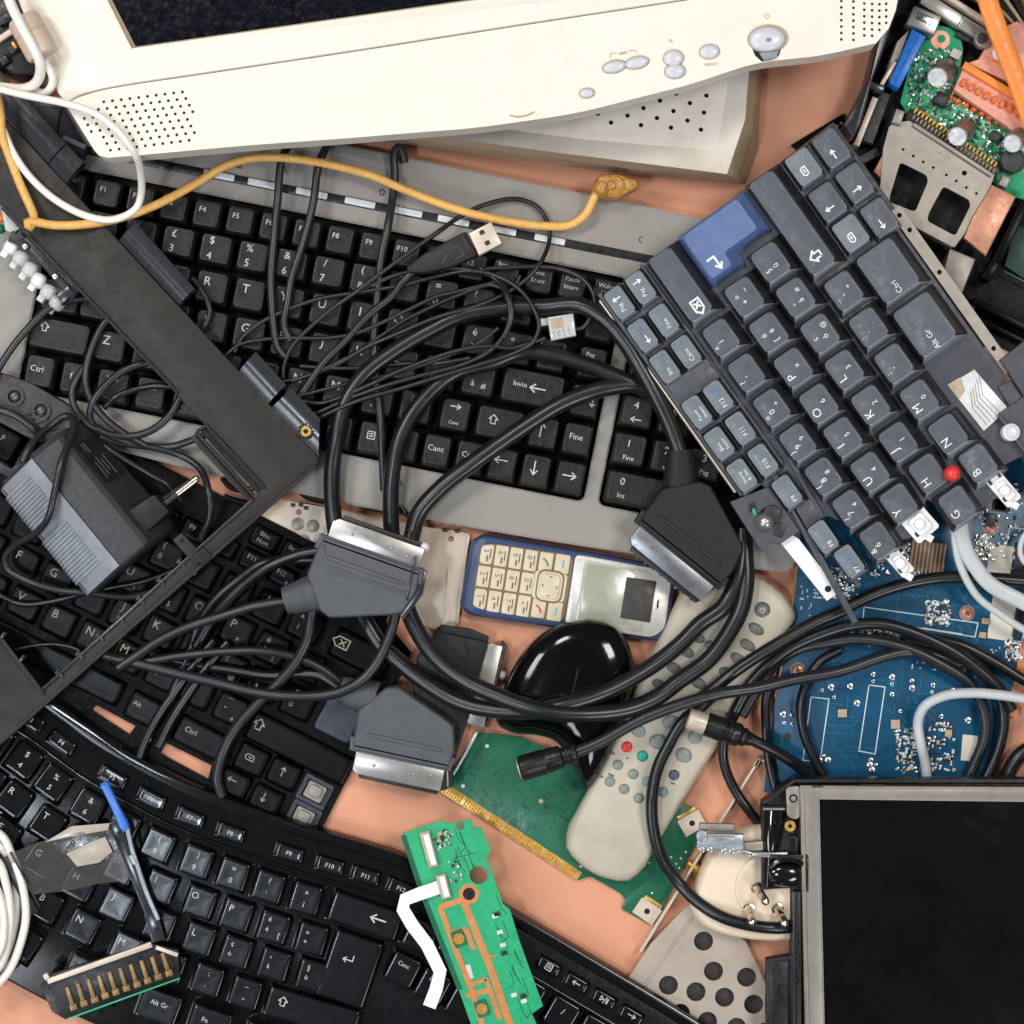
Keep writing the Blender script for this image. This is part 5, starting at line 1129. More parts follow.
m = M(); bar(O, [(875, 98), (856, 146)], 6, 10, 34, .6); bar(O, [(893, 64), (878, 90)], 4, 20, 44, .6); m.build('port_rail', 'metal_beige', O)
m = M(); bar(O, [(886, 92), (868, 142)], 11, 8, 28, 1); bar(O, [(880, 150), (850, 165)], 9, 8, 20, 1); m.build('inner_rail', 'adapter_dark', O)
pg = [(926, 20), (952, 26), (962, 33), (965, 48), (962, 66), (1000, 96), (1060, 130), (1060, 205), (1016, 196), (1000, 186), (985, 172), (908, 112), (902, 100), (912, 60)]
m = M(); m.prism(O.P(pg), 16, 20, .3); m.build('mainboard', 'pcb_bright', O)
m = M(); m.prism(O.P([(911, 30), (925, 38), (898, 90), (888, 84)]), 16, 38, 1.2); bar(O, [(919, 35), (893.5, 87)], 2.5, 37.5, 39, .4); m.build('video_port', 'vga_blue', O, 'bright blue video port')
m = M(); m.prism(O.P([(897, 42), (909, 30), (890, 84), (888, 67)]), 14, 32, .6); m.build('port_shield', 'metal_beige', O)
m = M(); m.prism(O.P([(912, 8), (940, 19), (932, 38), (904, 26)]), 16, 44, 1.5); m.box(*O.L(922, 21), 16, 8, 44, 44.5, R(-22), .1, 1); m.build('network_port', ['metal', 'chrome'], O)
m = M(); bar(O, [(922, -2), (960, 22), (992, 42)], 13, 18, 34, 1, 0); bar(O, [(935, -8), (1004, 36)], 5, 20, 42, .6, 1); m.build('shield_strip', ['metal', 'metal_beige'], O)
m = M()
for k in range(9): bar(O, [(936 + k * 12, -24 + k * 1.2), (1060, 46 + k * 9 - (k * 3))], 3.5, 8, 20 + k, .4, 0 if k % 2 else 1)
m.build('vent_fins', ['cream_dark', 'hole_dark'], O)
m = M(); m.plate(ngon(*O.L(942, 38), 9.5, 20), [ngon(*O.L(943, 37), 4.2, 14)], 20, 20.5); m.build('copper_ring', 'pink_sink', O)
m = M(); m.prism(O.P([(953, 90), (964, 66), (1060, 116), (1060, 142), (1010, 130)]), 22, 34, 1, 0); m.prism(O.P([(966, 64), (978, 60), (994, 32), (1016, 22), (1060, 48), (1060, 108)]), 22, 36, 1, 0)
bar(O, [(962, 66), (1060, 125)], 8, 34, 40, 1.5, 1); m.build('heat_sink', ['pink_sink', 'orange_strap'], O, 'pink and orange heat sink plate')
m = M(); m.cyl(*O.L(999, 54), 7.6, 36, 36.6, .2, 0, 18); m.build('sticker_dot', 'white_plastic', O)
for i in range(19):
    t = i / 18; x, y = 951 + 72 * t, 91 + 38 * t
    m = M(); u, v = O.L(x + (5 if i % 2 else 0), y + (-3 if i % 2 else 5)); m.dome(ngon(u, v, 3.6, 10, 3), 19, 28, 4, wall=4); m.build('wax_blob', 'orange_wax', O)
for x, y, r in ((942, 72, 10.5), (962, 131, 10), (1017, 138, 9.5)):
    m = M(); a, c = O.L(x + 5, y - 5, 22), O.L(x - 4.5, y + 5.5, 52); m.rod([(0, r), (.05, r * 1.03), (.92, r * 1.03), (.97, r * .97)], (*a, 20), (*c, 50), 0, 22); m.rod([(.97, r * .96), (1, r * .88)], (*a, 20), (*c, 50), 1, 22); m.build('capacitor', ['cap_sleeve', 'cap_top'], O)
for i in range(9):
    t = i / 8; x, y = 962 + 62 * t, 84 + 34 * t
    m = M(); u, v = O.L(x, y); m.prism(rrect(u, v, 5, 8, 1.5, 2, R(-25)), 30, 40, 1); m.build('wax_blob', 'orange_wax', O)
m = M()
for i in range(4): bar(O, [(984 + i * 9, 58 + i * 3), (1002 + i * 9, 68 + i * 4)], 1.2, 35.8, 37, .2)
m.build('sink_groove', 'orange_strap', O)
m = M(); m.prism(ngon(*O.L(1012.5, 161), 13, 8), 20, 36, 2); m.cyl(*O.L(1012.5, 161), 10, 35.5, 36.5, .5, 0, 18); m.build('inductor', 'adapter_dark', O)
m = M(); m.box(*O.L(942, 99), 13, 13, 20, 30, R(-25), 1.5, 0); m.cyl(*O.L(942, 99), 5, 30, 31, .4, 1, 14); m.build('small_inductor', ['chip_black', 'adapter_dark'], O)
for x, y, w_, h, c_ in ((997, 136, 11, 10, 'chip_black'), (968, 38, 24, 5, 'chip_black'), (957, 53, 10, 9, 'paper_label')): m = M(); m.box(*O.L(x, y), w_, h, 20, 26, R(-27), .5); m.build('chip', c_, O)
m = M(); m.cyl(*O.L(982, 41), 9, 30, 40, 1.5, 0, 18); m.cyl(*O.L(980, 40), 5.5, 40, 42, .8, 1, 16); m.build('round_can', ['metal_satin', 'adapter_dark'], O)
m = M(); rnd.seed(21)
for _ in range(1300):
    x, y = rnd.uniform(906, 1030), rnd.uniform(40, 170)
    if inside((x, y), [(918, 50), (960, 45), (955, 90), (1024, 135), (1024, 165), (1000, 160), (985, 168), (912, 108), (906, 96)]):
        m.box(*O.L(x, y), rnd.uniform(1.6, 5), rnd.uniform(1.4, 2.8), 20, 21 + rnd.random() * 2, R(rnd.choice((-28, 62))), .2, rnd.choice((0, 1, 2, 3, 3, 4)))
m.build('surface_components', ['chip_black', 'smd_tan', 'silk_white', 'pcb_edge', 'solder'], O, kind='stuff')
m = M(); bar(O, [(908, 113), (1000, 172)], 13, 16, 26, .8, 0)
for i in range(23):
    t = i / 22; x, y = 916 + 80 * t, 110 + 54 * t
    m.box(*O.L(x, y), 2, 6, 26, 27.6, R(-32), .2, 1); m.box(*O.L(x - 1.5, y + 6.5), 1.6, 5, 24, 27, R(-32), .2, 2)
m.build('card_connector', ['chip_black', 'gold', 'smd_tan'], O)
cage = [(888, 128), (893, 124), (908, 122), (993, 176), (986, 196), (962, 236), (953, 248), (900, 217), (878, 205), (882, 150)]
h1 = roundpoly(O.P([(899, 163), (925, 176), (927, 182), (914, 213), (888, 203), (889, 196)]), 4, 3); h2 = roundpoly(O.P([(942, 187), (968, 201), (969, 207), (954, 237), (926, 222), (927, 215)]), 4, 3)
m = M(); m.plate(ccw(O.P(cage)), [h1, h2] + [ngon(*O.L(x, y), 1.5, 8) for x, y in ((902, 150.5), (912, 157), (922, 163), (932, 168.5), (945, 176), (955, 182), (965, 188.5), (975, 194.5))] + [ngon(*O.L(963, 174), 2.6, 12)], 34, 38)
bar(O, [(912, 126), (990, 177)], 4, 38, 42, .6); bar(O, [(899, 112), (894, 126)], 9, 30, 44, 1.2); bar(O, [(1005, 178), (1000, 188)], 9, 30, 44, 1.2); bar(O, [(886, 212), (952, 247)], 3, 20, 38, .6); m.build('card_cage', 'metal_satin', O)
m = M(); m.stroke(O.P([(932, 150), (948, 160)]), 1, 38.2); m.stroke(O.P([(936, 155), (943, 152), (950, 158)]), 1, 38.2); m.stroke(O.P([(938, 163), (946, 168), (949, 165)]), 1, 38.2); m.stroke(O.P([(933, 165), (937, 160)]), 1, 38.2); m.build('stamped_marks', 'cream_dark', O)
m = M(); m.prism(O.P([(873, 205), (880, 155), (1000, 190), (956, 252)]), 5, 9, 0); m.build('cage_bed', 'hole_dark', O)
m = M(); m.prism(O.P([(884, 152), (896, 160), (887, 187), (873, 172)]), 30, 36, 1); m.build('copper_foil', 'copper', O)
m = M(); m.prism(O.P([(990, 186), (1014, 198), (984, 257), (962, 239), (970, 220)]), 36, 42, 1.5); m.build('copper_foil', 'copper', O)
m = M(); m.prism(O.P([(950, 248), (976, 259), (960, 300), (942, 276)]), 6, 30, 1.5); m.build('grey_post', 'metal_satin', O)
m = M(); m.prism(O.P([(1018, 222), (1060, 240), (1060, 300), (1008, 264)]), 6, 14, .5); bar(O, [(1006, 270), (1040, 288)], 2, 14, 20, .3); bar(O, [(1008, 314), (1050, 338)], 2, 14, 20, .3); m.build('side_board', 'pcb_dark', O)
m = M(); m.tube([(*O.L(x, y, 60), z) for x, y, z in ((978, -40, 66), (988, 4, 64), (1004, 46, 60), (1022, 90, 56), (1038, 132, 50))], 10, n=12, flat=.4); m.build('orange_strap', 'orange_strap', O, 'flat glossy orange strap')

# ================================================================ 19. odd pieces at the left edge
St = Th('studded_bracket', 'dark plastic bracket with two round screw studs, at the left edge above the power adapter', 'bracket', 35, 410, 16, 0, zr=44)
m = M(); m.prism(roundpoly(St.P([(-40, 360), (6, 374), (30, 382), (74, 408), (84, 428), (70, 440), (46, 442), (28, 438), (-40, 402)]), 5, 3), 8, 26, 2)
for i in range(5): bar(St, [(28 + i * 4, 414 + i * 4.5), (40 + i * 4, 410 + i * 4.5)], 2, 24, 29, .4, 1)
m.build('plate', ['adapter_dark', 'chip_black'], St)
for x, y in ((14.5, 396.5), (41, 410.5)):
    m = M(); u, v = St.L(x, y); m.plate(ngon(u, v, 9.5, 20), [ngon(u, v, 6.6, 18)], 25, 29, 0); m.cyl(u, v, 6.8, 24, 26.4, 0, 1, 18); m.dome(ngon(u, v, 4.4, 14), 26, 31, 4, wall=1, mi=2); m.box(u, v, 6, 1.1, 30, 31.2, .6, 0, 1); m.build('screw_stud', ['adapter_dark', 'hole_dark', 'metal_satin'], St)
m = M(); m.dome(ngon(*St.L(68, 427), 5, 14, 6), 24, 31, 4, wall=2); m.build('screw', 'metal_satin', St)
Lk = Th('loose_key_block', 'corner of a black key with blue print at the left edge beside the adapter', 'key block', 0, 445, 16, -30, zr=30)
m = M(); m.key(52, 36, 0, 18, (3, 4, 6, 3)); m.text('F', 6, 6, 8, 18.2, 1); m.text('n', 6, -5, 9, 18.2, 2); m.build('keycap', ['key_black', 'legend_cream', 'legend_blue'], Lk, loc=(-6, 2, 0))
m = M(); m.box(-4, -2, 66, 46, -8, 1, 0, 1); m.build('tray', 'black_plastic', Lk)

Hc = Th('hinge_clip', 'narrow black clip strip with lumpy translucent white hooks, on the silver keyboard edge', 'clip strip', 38, 270, 44, -46, zr=56)
m = M(); bar(Hc, [(10, 236), (30, 244), (76, 296)], 11, 0, 14, 1); bar(Hc, [(26, 238), (80, 291)], 5, 8, 17, .8); bar(Hc, [(60, 300), (72, 290)], 11, 2, 17, 1, 1)
for x, y in ((26, 247), (56, 277)): m.cyl(*Hc.L(x, y), 3, 12, 18, .6, 2, 10)
m.build('strip', ['black_plastic', 'barrel_grey', 'metal'], Hc)
for i in range(6):
    m = M(); x, y = 9 + i * 9.2, 246 + i * 11.2; u, v = Hc.L(x, y); m.dome(rrect(u, v, 14, 15, 5, 3, .3), -4, 9 + (i % 2) * 2, 4, .7, wall=3); m.box(u, v - 9, 7, 8, -4, 4, .2, 1.5); m.build('hook', 'clear_plastic' if i % 3 else 'white_plastic', Hc)
Ws = Th('pale_strip', 'pale blue-white plastic strip end with an orange and green stub at the left edge', 'plastic strip', 8, 225, 44, 0, zr=54)
m = M(); m.prism(Ws.P([(1, 208), (20, 228), (13, 234), (5, 230)]), 0, 10, 1); m.build('strip', 'grey_cable', Ws)
m = M(); m.dome(ngon(*Ws.L(-1, 217), 5, 12), 0, 8, 4); m.build('orange_stub', 'orange_strap', Ws); m = M(); m.dome(ngon(*Ws.L(-1, 228), 5, 12), 0, 6, 4); m.build('green_stub', 'pcb_green', Ws)

Cp = Th('corner_piece', 'dark plastic corner piece between the black surround and the monitor corner', 'plastic piece', 60, 130, 14, 0, zr=30)
m = M(); m.prism(Cp.P([(24, 88), (58, 98), (66, 112), (88, 150), (84, 160), (58, 146), (30, 118)]), 0, 18, 2); m.build('block', 'key_navy', Cp)
m = M(); m.prism(Cp.P([(40, 106), (62, 110), (58, 134), (38, 116)]), 18, 23, 1.5); m.build('blue_grey_face', 'adapter_dark', Cp)
m = M(); bar(Cp, [(64, 138), (86, 148)], 5, 18, 22, .8); m.build('pale_edge', 'adapter_grey', Cp)
Dk = Th('dark_connector_box', 'dark connector housing with a tan strip in the upper left corner', 'connector housing', 15, 45, 20, 0, zr=60)
m = M(); m.prism(Dk.P([(-40, -30), (10, -30), (40, 60), (38, 74), (8, 74), (-40, 60)]), 0, 30, 2); m.box(*Dk.L(4, 18), 14, 10, 30, 38, .4, 1); m.box(*Dk.L(14, 46), 16, 9, 30, 36, .6, 1); m.box(*Dk.L(4, 60), 9, 9, 30, 40, .6, 1); m.build('housing', 'black_plastic', Dk)
m = M(); bar(Dk, [(-6, 41), (14, 28)], 6, 30, 36, .8); m.build('tan_strip', 'metal_beige', Dk); m = M(); bar(Dk, [(12, 42), (16, 48)], 3, 36, 40, .4); m.build('gold_contact', 'gold', Dk)
# ================================================================ 20. scart leads
def scart(T, zb, mirror=False, mat='scart_grey', rel_to=None, shell_mat='metal', sl=21, tilt_shell=0.0, scale=1.0, slots=True):
    """plug in T's frame: v+ points to the metal shell, zb = underside above T.z"""
    s = -1 if mirror else 1; q = lambda pts: [(x * s * scale, y * scale) for x, y in pts]
    body = q([(-51, 8), (51, 8), (53, -14), (47, -38), (36, -44), (-18, -66), (-30, -62), (-53, -34)])
    m = M(); p = roundpoly(body, 3, 2); m.loft([[(x, y, zb) for x, y in inset(ccw(p), 1.5)], [(x, y, zb + 2) for x, y in ccw(p)], [(x, y, zb + 22) for x, y in ccw(p)], [(x, y, zb + 25) for x, y in inset(ccw(p), 1)], [(x, y, zb + 26) for x, y in inset(ccw(p), 2.4)]], 0)
    band = q([(-53, 8.5), (53, 8.5), (55, -6), (-55, -6)]); m.prism(band, zb - 1, zb + 24.5, 1)
    lip = q([(-40, -9), (40, -9), (38, -13), (-38, -13)]); m.prism(roundpoly(lip, 1.5, 2), zb + 25, zb + 27.4, .8)
    lip = q([(-50, 4), (50, 4), (50, 1.5), (-50, 1.5)]); m.prism(lip, zb + 24, zb + 26, .5)
    m.build('plug_body', mat, T)
    m = M(); o = q([(-46, 7), (47, 7), (47, 7 + sl), (-41, 7 + sl), (-46, 3 + sl)]); m.prism(o, zb + 2, zb + 22, .8)
    for u, v in ((-24, 18), (16, 18), (33, 16)): m.dome(ngon(u * s, v, 1.6, 8), zb + 21.6, zb + 23.2, 3, wall=.4)
    m.build('plug_shell', shell_mat, T)
    m = M(); fr = q([(-40, 6.8 + sl), (46, 6.8 + sl), (44, 11.5 + sl), (-38, 11.5 + sl)]); m.prism(fr, zb + 3, zb + 15, 1)
    m.build('contact_face', 'chip_black', T)
    # strain relief: ribbed cone from the slanted corner
    if rel_to is not None:
        a = Vector((*q([(-38, -46)])[0], zb + 12)); b = Vector((*T.L(rel_to[0], rel_to[1], T.zr), (rel_to[2] - T.z)))
        m = M(); pr = []
        n = 15
        for i in range(n):
            t = i / n; r = 19 - 5.5 * t
            pr += [(t, r), (t + .034, r), (t + .04, r - .9), (t + .062, r - .9)]
        pr += [(.99, 12), (1.0, 9)]
        m.rod(pr, tuple(a), tuple(b), 0, 18)
        m.V = [(x, y, a.z + (z - a.z) * .72) for x, y, z in m.V]
        m.build('strain_relief', mat, T, sharp=25)

# plug A (centre left, pale grey)
S1 = Th('scart_cable', 'pale grey scart plug, shell facing up, on thick cable loops left of the phone', 'scart cable', 370, 560, 58, -19.4, zr=80)
scart(S1, 4, False, 'scart_grey', (284, 601, 72))
m = M()
for x, y in ((424.5, 547), (422, 576)): m.dome(ngon(*S1.L(x, y), 5, 14), 8, 22, 5, wall=6)
m.build('screw_cap', 'white_plastic', S1, 'round white end cap')
cord([(292, 601, 72), (276, 602.5, 71), (255, 606), (225, 615, 62), (190, 626, 54), (160, 640, 48), (136, 656, 44), (118, 668, 42)], 5, 'cable_grey', 66, 'cord', S1)
m = M(); m.prism([(49, 10), (56, 8), (59, -15), (50, -44), (44, -41), (52, -14)], 4, 27, 1.5); bar(S1, [(416, 556), (407, 600)], 2.2, 26, 31, .5); m.build('side_wall', 'barrel_grey', S1)
m = M(); m.prism([(-48, -19), (48, -17), (46, -20.5), (-46, -22)], 29, 31, .7); m.prism([(-50, -2), (-44, -12), (-36, -12), (-36, -9), (-42, -9), (-46, -1)], 29, 31.2, .6); m.build('moulded_ridge', 'scart_grey', S1)
# plug B (right of centre, black)
S2 = Th('scart_cable', 'black scart plug with ribbed neck and dull shell, over the phone corner', 'scart cable', 682, 549, 40, -39 + 180, zr=60)
scart(S2, 2, True, 'scart_black', (681, 449, 56), 'steel_dark')
cord([(682, 462, 56), (677, 444, 57), (668, 420, 60), (655, 393, 64), (640, 366, 66), (622, 338, 66), (602, 317, 65), (578, 305, 62), (545, 307, 56), (505, 308, 54), (462, 315, 54), (430, 330, 53), (396, 350, 52), (366, 373, 51), (346, 402, 50), (336, 440, 48), (332, 478, 40), (334, 520, 34), (342, 560, 34), (358, 605, 36), (380, 644, 36), (395, 658, 36), (418, 677, 38), (457, 701, 46), (488, 709, 54), (535, 711, 66), (556, 707, 70), (597, 695, 66), (627, 681, 60), (656, 663, 54), (680, 644, 50), (700, 624, 48), (724, 606, 48), (737, 579, 48), (741, 558, 46), (742, 530, 40)], 8.3, 'cable_black', 50, 'cord', S2, n=14)
m = M()
for k in range(9): m.dome(ngon(38 - k * 9.6, 33, 1.5, 8), 6, 19, 3, wall=2)
m.build('contact_pin', 'metal', S2)
# plug C (lower, grey, shell down)
S3 = Th('scart_cable', 'grey scart plug with its bright shell facing down, at the corner of the notebook keyboard', 'scart cable', 402, 752, 16, 180 - 12, zr=34)
scart(S3, 2, True, 'scart_grey', (340, 690, 28), 'metal', sl=24, scale=.96)
cord([(352, 699, 30), (338, 688, 28), (322, 676, 26), (300, 674, 24), (270, 676, 22), (230, 670, 21), (190, 664, 21), (150, 655, 22)], 5.4, 'cable_black', 24, 'cord', S3)
m = M(); m.prism(S3.P([(381, 701), (390, 694), (449, 737), (453, 745), (453, 786), (441, 791), (441, 747)]), 2, 22, 1.2); m.build('side_wall', 'scart_black', S3)
m = M(); bar(S3, [(388, 701), (446, 742)], 1.4, 21.5, 23, .3); bar(S3, [(447, 743), (448, 786)], 1.4, 21.5, 23, .3); m.build('mould_line', 'cream_dark', S3)
# plug D (partly under the loops, shell to the right)
S4 = Th('scart_cable', 'dark cracked scart plug half hidden below the thick loops, shell facing the mouse', 'scart cable', 452, 690, 2, -90 - 14, zr=18)
m = M()
m.prism(roundpoly(S4.P([(440, 625), (470, 629), (487, 637), (488, 645), (482, 665), (470, 712), (463, 735), (452, 768), (446, 772), (438, 752), (420, 720), (412, 686), (418, 655)]), 4, 3), 0, 22, 2)
m.prism(S4.P([(441, 624), (470, 628), (489, 636), (488, 642), (440, 631)]), 21, 25, 1)
m.prism(S4.P([(464, 640), (467, 655), (463, 660), (466, 672), (468, 672), (466, 660), (470, 655), (467, 640)]), 21.5, 22.4, 0, 1)
m.build('plug_body', ['scart_black', 'hole_dark'], S4)
m = M(); m.prism(S4.P([(485, 642), (503, 646), (484, 728), (463, 722), (466, 708)]), 3, 18, 1); m.build('plug_shell', 'metal', S4)
m = M(); m.prism(S4.P([(502, 640), (507, 646), (489, 716), (484, 730)]), 2, 14, 1); m.build('contact_face', 'chip_black', S4)
m = M(); m.tube([(*S4.L(x, y), 20) for x, y in ((477, 732), (466, 752), (453, 774))], 1.8, n=8); m.build('moulded_edge', 'hinge_steel', S4)
m = M(); m.dome(ngon(*S4.L(502, 676), 5, 12), 0, 10, 4, wall=5); m.build('screw_cap', 'white_plastic', S4)
cord([(652, 392, 46), (634, 385, 48), (606, 388, 50), (585, 394, 50), (559, 405, 51), (521, 429, 51), (477, 460, 50), (442, 487, 46), (419, 513, 42), (411, 540, 40), (403, 575, 44), (405, 601, 48), (422, 639, 54), (441, 662, 58), (465, 680, 62), (496, 695, 68), (539, 710, 74), (578, 714, 72), (625, 710, 64), (656, 698, 58), (679, 681, 54), (708, 660, 50), (728, 634, 48), (741, 609, 47), (746, 580, 46), (745, 555, 44), (744, 530, 40)], 8.6, 'cable_black', 50, 'cord', S4, n=14)
m_thick = cord([(654, 392, 46), (627, 381, 49), (590, 366, 50), (552, 355, 50), (521, 352, 50), (494, 362, 51), (453, 374, 52), (419, 405, 52), (400, 439, 51), (392, 477, 48), (391, 520, 42), (393, 545, 38), (394, 575, 34), (392, 610, 30)], 8.3, 'cable_black', 50, 'thick_cable', None, 'thick black cable arching from under the slate keyboard and down behind the pale scart plug', 'cable', n=14)

CL = lambda lab, pts, r, z=46, mat='cable_black', name='cable', group=None, flat=1.0, n=10: cord(pts, r, mat, z, name, None, lab, 'cable', group, n, flat)
# medium leads over the notebook keyboard
CL('black lead curving from the pale scart plug down across notebook keys to the arrow keys', [(330, 560, 58), (320, 585, 52), (312, 612, 46), (307, 640, 42), (295, 663, 38), (278, 683, 34), (258, 703, 30), (238, 725, 26), (224, 749, 23), (217, 778, 22), (222, 796, 18)], 5.6, mat='cable_grey')
CL('dark lead looping from under the pale scart plug back left along the lower key rows', [(398, 600, 52), (393, 625, 48), (380, 657, 46), (364, 678, 44), (342, 691, 43), (317, 696, 42), (287, 696, 42), (255, 692, 41), (219, 683, 40), (180, 674, 40), (140, 664, 40), (104, 655, 40)], 5.6, mat='cable_grey')
CL('black lead arching over the blue key legends left of the pale scart plug', [(340, 549, 56), (317, 551, 54), (297, 555, 50), (268, 567, 46), (246, 583, 40), (229, 599, 36), (210, 622, 30), (196, 646, 26)], 5.8)
CL('shadowed lead running beside the arching one, left of the pale scart plug', [(330, 560, 46), (296, 560, 42), (262, 564, 38), (238, 580, 32), (215, 600, 28), (200, 622, 24), (190, 650, 22), (170, 700, 22)], 5.2)
CL('thin dark lead crossing level over the P and bracket keys', [(120, 666, 38), (150, 661, 38), (180, 656, 38), (219, 652, 38), (258, 651, 38), (287, 655, 36), (317, 666, 32), (340, 683, 26), (352, 700, 20)], 4.6, mat='cable_grey')
CL('dark lead dropping between the cream Alt and Ctrl keys', [(214, 640, 24), (196, 662, 24), (176, 690, 23), (158, 716, 22), (146, 738, 20), (138, 760, 18)], 4.6)
CL('second dark lead dropping beside the Ctrl key to the curved keyboard', [(228, 642, 24), (206, 668, 24), (188, 694, 23), (170, 722, 22), (158, 746, 20)], 4.6)
CL('short black lead emerging under the pale scart plug over the backspace key', [(356, 606, 46), (362, 620, 42), (372, 634, 38), (382, 650, 34)], 4.6)
# left coil above the adapter
CL('grey adapter lead lying over the ribbed adapter and hooking along the notebook keyboard', [(22, 462, 88), (29, 448, 84), (49, 427, 66), (66, 416, 62), (73, 419, 66), (72, 434, 78), (61, 463, 96), (55, 490, 96), (48, 518, 88), (35, 534, 72), (15.6, 545, 54), (5, 558, 44), (8, 569, 40), (29, 581, 42), (58, 590, 40), (90, 593, 38), (128, 597, 34), (150, 592, 30)], 3.6, mat='cable_grey')
CL('thin black lead under the adapter lead, crossing the G and U keys', [(-10, 590, 24), (20, 604, 24), (49, 602, 25), (78, 595, 26), (110, 588, 26), (141, 582, 28), (175, 570, 28)], 3)
CL('black cord forming the big open loop below the Alt key', [(84, 368, 44), (76, 380, 46), (72, 391, 48), (75, 408, 50), (88, 424, 50), (109, 434, 48), (133, 436, 46), (152, 430, 46), (169, 416, 46), (179, 400, 46), (186, 384, 46)], 3.8, mat='cable_grey')
CL('black cord coming up between Z and shift, bending right below the frame', [(112, 314, 46), (103, 325, 46), (93, 345, 46), (86, 370, 48), (87, 390, 50), (101, 414, 50), (125, 434, 46), (146, 446, 40)], 3.8, mat='cable_grey')
CL('black cord rising to the right below the frame edge over the Fn key', [(150, 362, 46), (141, 364, 48), (121, 372, 50), (103, 388, 52), (92, 404, 52), (90, 418, 50), (98, 432, 46)], 3.8, mat='cable_grey')
CL('thin black cord passing level over the Alt key', [(172, 387, 46), (155, 386, 46), (137, 389, 46), (117, 396, 48), (104, 408, 44)], 3.2)
CL('black cord sagging across the bare silver palm rest to the frame', [(96, 428, 50), (116, 438, 46), (137, 444, 38), (168, 447, 34), (190, 441, 40), (208, 434, 46)], 3.8, mat='cable_grey')
CL('black cord looping past the two-pin plug tips', [(100, 436, 46), (120, 443, 42), (156, 448, 36), (184, 457, 34), (201, 470, 40), (209, 494, 52), (210, 516, 46), (200, 540, 40)], 3.6, mat='cable_grey')
CL('black cord running down beside the adapter rating label', [(96, 440, 44), (124, 459, 46), (150, 474, 46), (166, 484, 44), (180, 500, 36)], 3.4)
CL('black cord crossing the silver edge of the keyboard at the far left', [(-12, 392, 44), (0, 366, 46), (23, 334, 48), (51, 307, 48), (66, 301, 48), (88, 299, 46), (104, 304, 44)], 3.8, mat='cable_grey')
CL('grey cord curving into the studded bracket at the left edge', [(-12, 409, 50), (4, 411, 52), (20, 418, 52), (32, 428, 50), (42, 440, 44)], 3.8, mat='cable_grey')
CL('short dark cord looping out from under the hinge barrel by the R key', [(192, 278, 48), (199, 286, 48), (207, 300, 48), (210, 314, 48), (204, 326, 46), (196, 333, 44)], 3, mat='cable_grey')
CL('black cord ends drooping onto the table gap right of the adapter', [(222, 478, 16), (232, 488, 12), (246, 490, 10), (262, 484, 14)], 3); CL('short black cord below it in the same table gap', [(224, 496, 14), (238, 501, 10), (256, 503, 8), (272, 498, 12)], 3)
CL('black cord curving under the frame corner to the thick loops', [(288, 468, 30), (296, 484, 20), (308, 496, 14), (324, 500, 12), (345, 498, 12)], 4.4); CL('dark cord tucked against the first silver gap by the thick loops', [(400, 506, 28), (408, 516, 27), (420, 520, 27)], 2.6)
CL('faint thin lead in the shadow of the frame corner at the lower left', [(15, 650, 22), (40, 645, 24), (60, 645, 26), (78, 650, 30), (90, 662, 34)], 2.2); 

# flat vertical leads from under the monitor
CL('flat black lead hanging straight down over the F6 key', [(296, 128, 34), (289, 144, 40), (281.6, 160, 44), (277.7, 199, 42), (274, 238, 46), (271, 277, 46), (272, 306, 47), (274, 329, 47), (277, 346, 47), (285, 357, 46)], 4.2, mat='cable_grey')
CL('flat black lead slanting down over the F7 and 6 keys', [(338, 126, 34), (328, 144, 40), (318.7, 165, 44), (313, 204, 42), (301, 249, 46), (291, 281, 46), (287, 306, 47), (284, 325, 47), (290, 340, 45)], 4.2, mat='cable_grey')
CL('black lead with a bent top hooking over the silver keyboard edge beside F9', [(404, 162, 26), (403, 152, 30), (398, 147, 33), (394, 154, 34), (395, 175, 33), (393, 195, 33), (388, 226, 44), (381, 260, 45), (377, 300, 44), (374, 340, 43), (377, 390, 43), (381, 426, 43), (383, 465, 33), (384, 490, 28)], 4.4, mat='cable_grey')

# USB lead
U = Th('usb_cable', 'black USB cable end with a bright metal plug resting over the F10 keys', 'USB cable', 440, 262, 40, 31, zr=52)
m = M(); m.prism(roundpoly(U.P([(406, 268), (424, 254), (466, 231.5), (478, 256), (452, 268), (425, 274), (408, 274)]), 3, 3), 4, 20, 3)
m.stroke(U.P([(432, 262), (440, 252), (448, 256), (442, 264)]), 1.2, 20.1, 1); m.stroke(U.P([(448, 252), (458, 246), (464, 256), (455, 260)]), 1.2, 20.1, 1); m.stroke(U.P([(463, 238), (470, 252)]), 1, 20.1, 1); m.build('plug_body', ['bezel_black', 'adapter_dark'], U)
m = M(); m.prism(U.P([(469, 234), (491, 222.5), (502, 244), (479, 256)]), 5, 18, .6)
for x, y in ((482, 233), (487.5, 243.5)): m.box(*U.L(x, y), 5, 4.5, 18, 18.1, R(-2), 0, 1)
m.build('plug_shell', ['metal_beige', 'chip_black'], U)
cord([(414, 271, 52), (404, 280, 50), (393, 295, 49), (369, 315, 48), (346, 340, 48), (324, 362, 48), (304, 390, 46), (296, 400, 45)], 3.7, 'cable_grey', 48, 'cord', U)

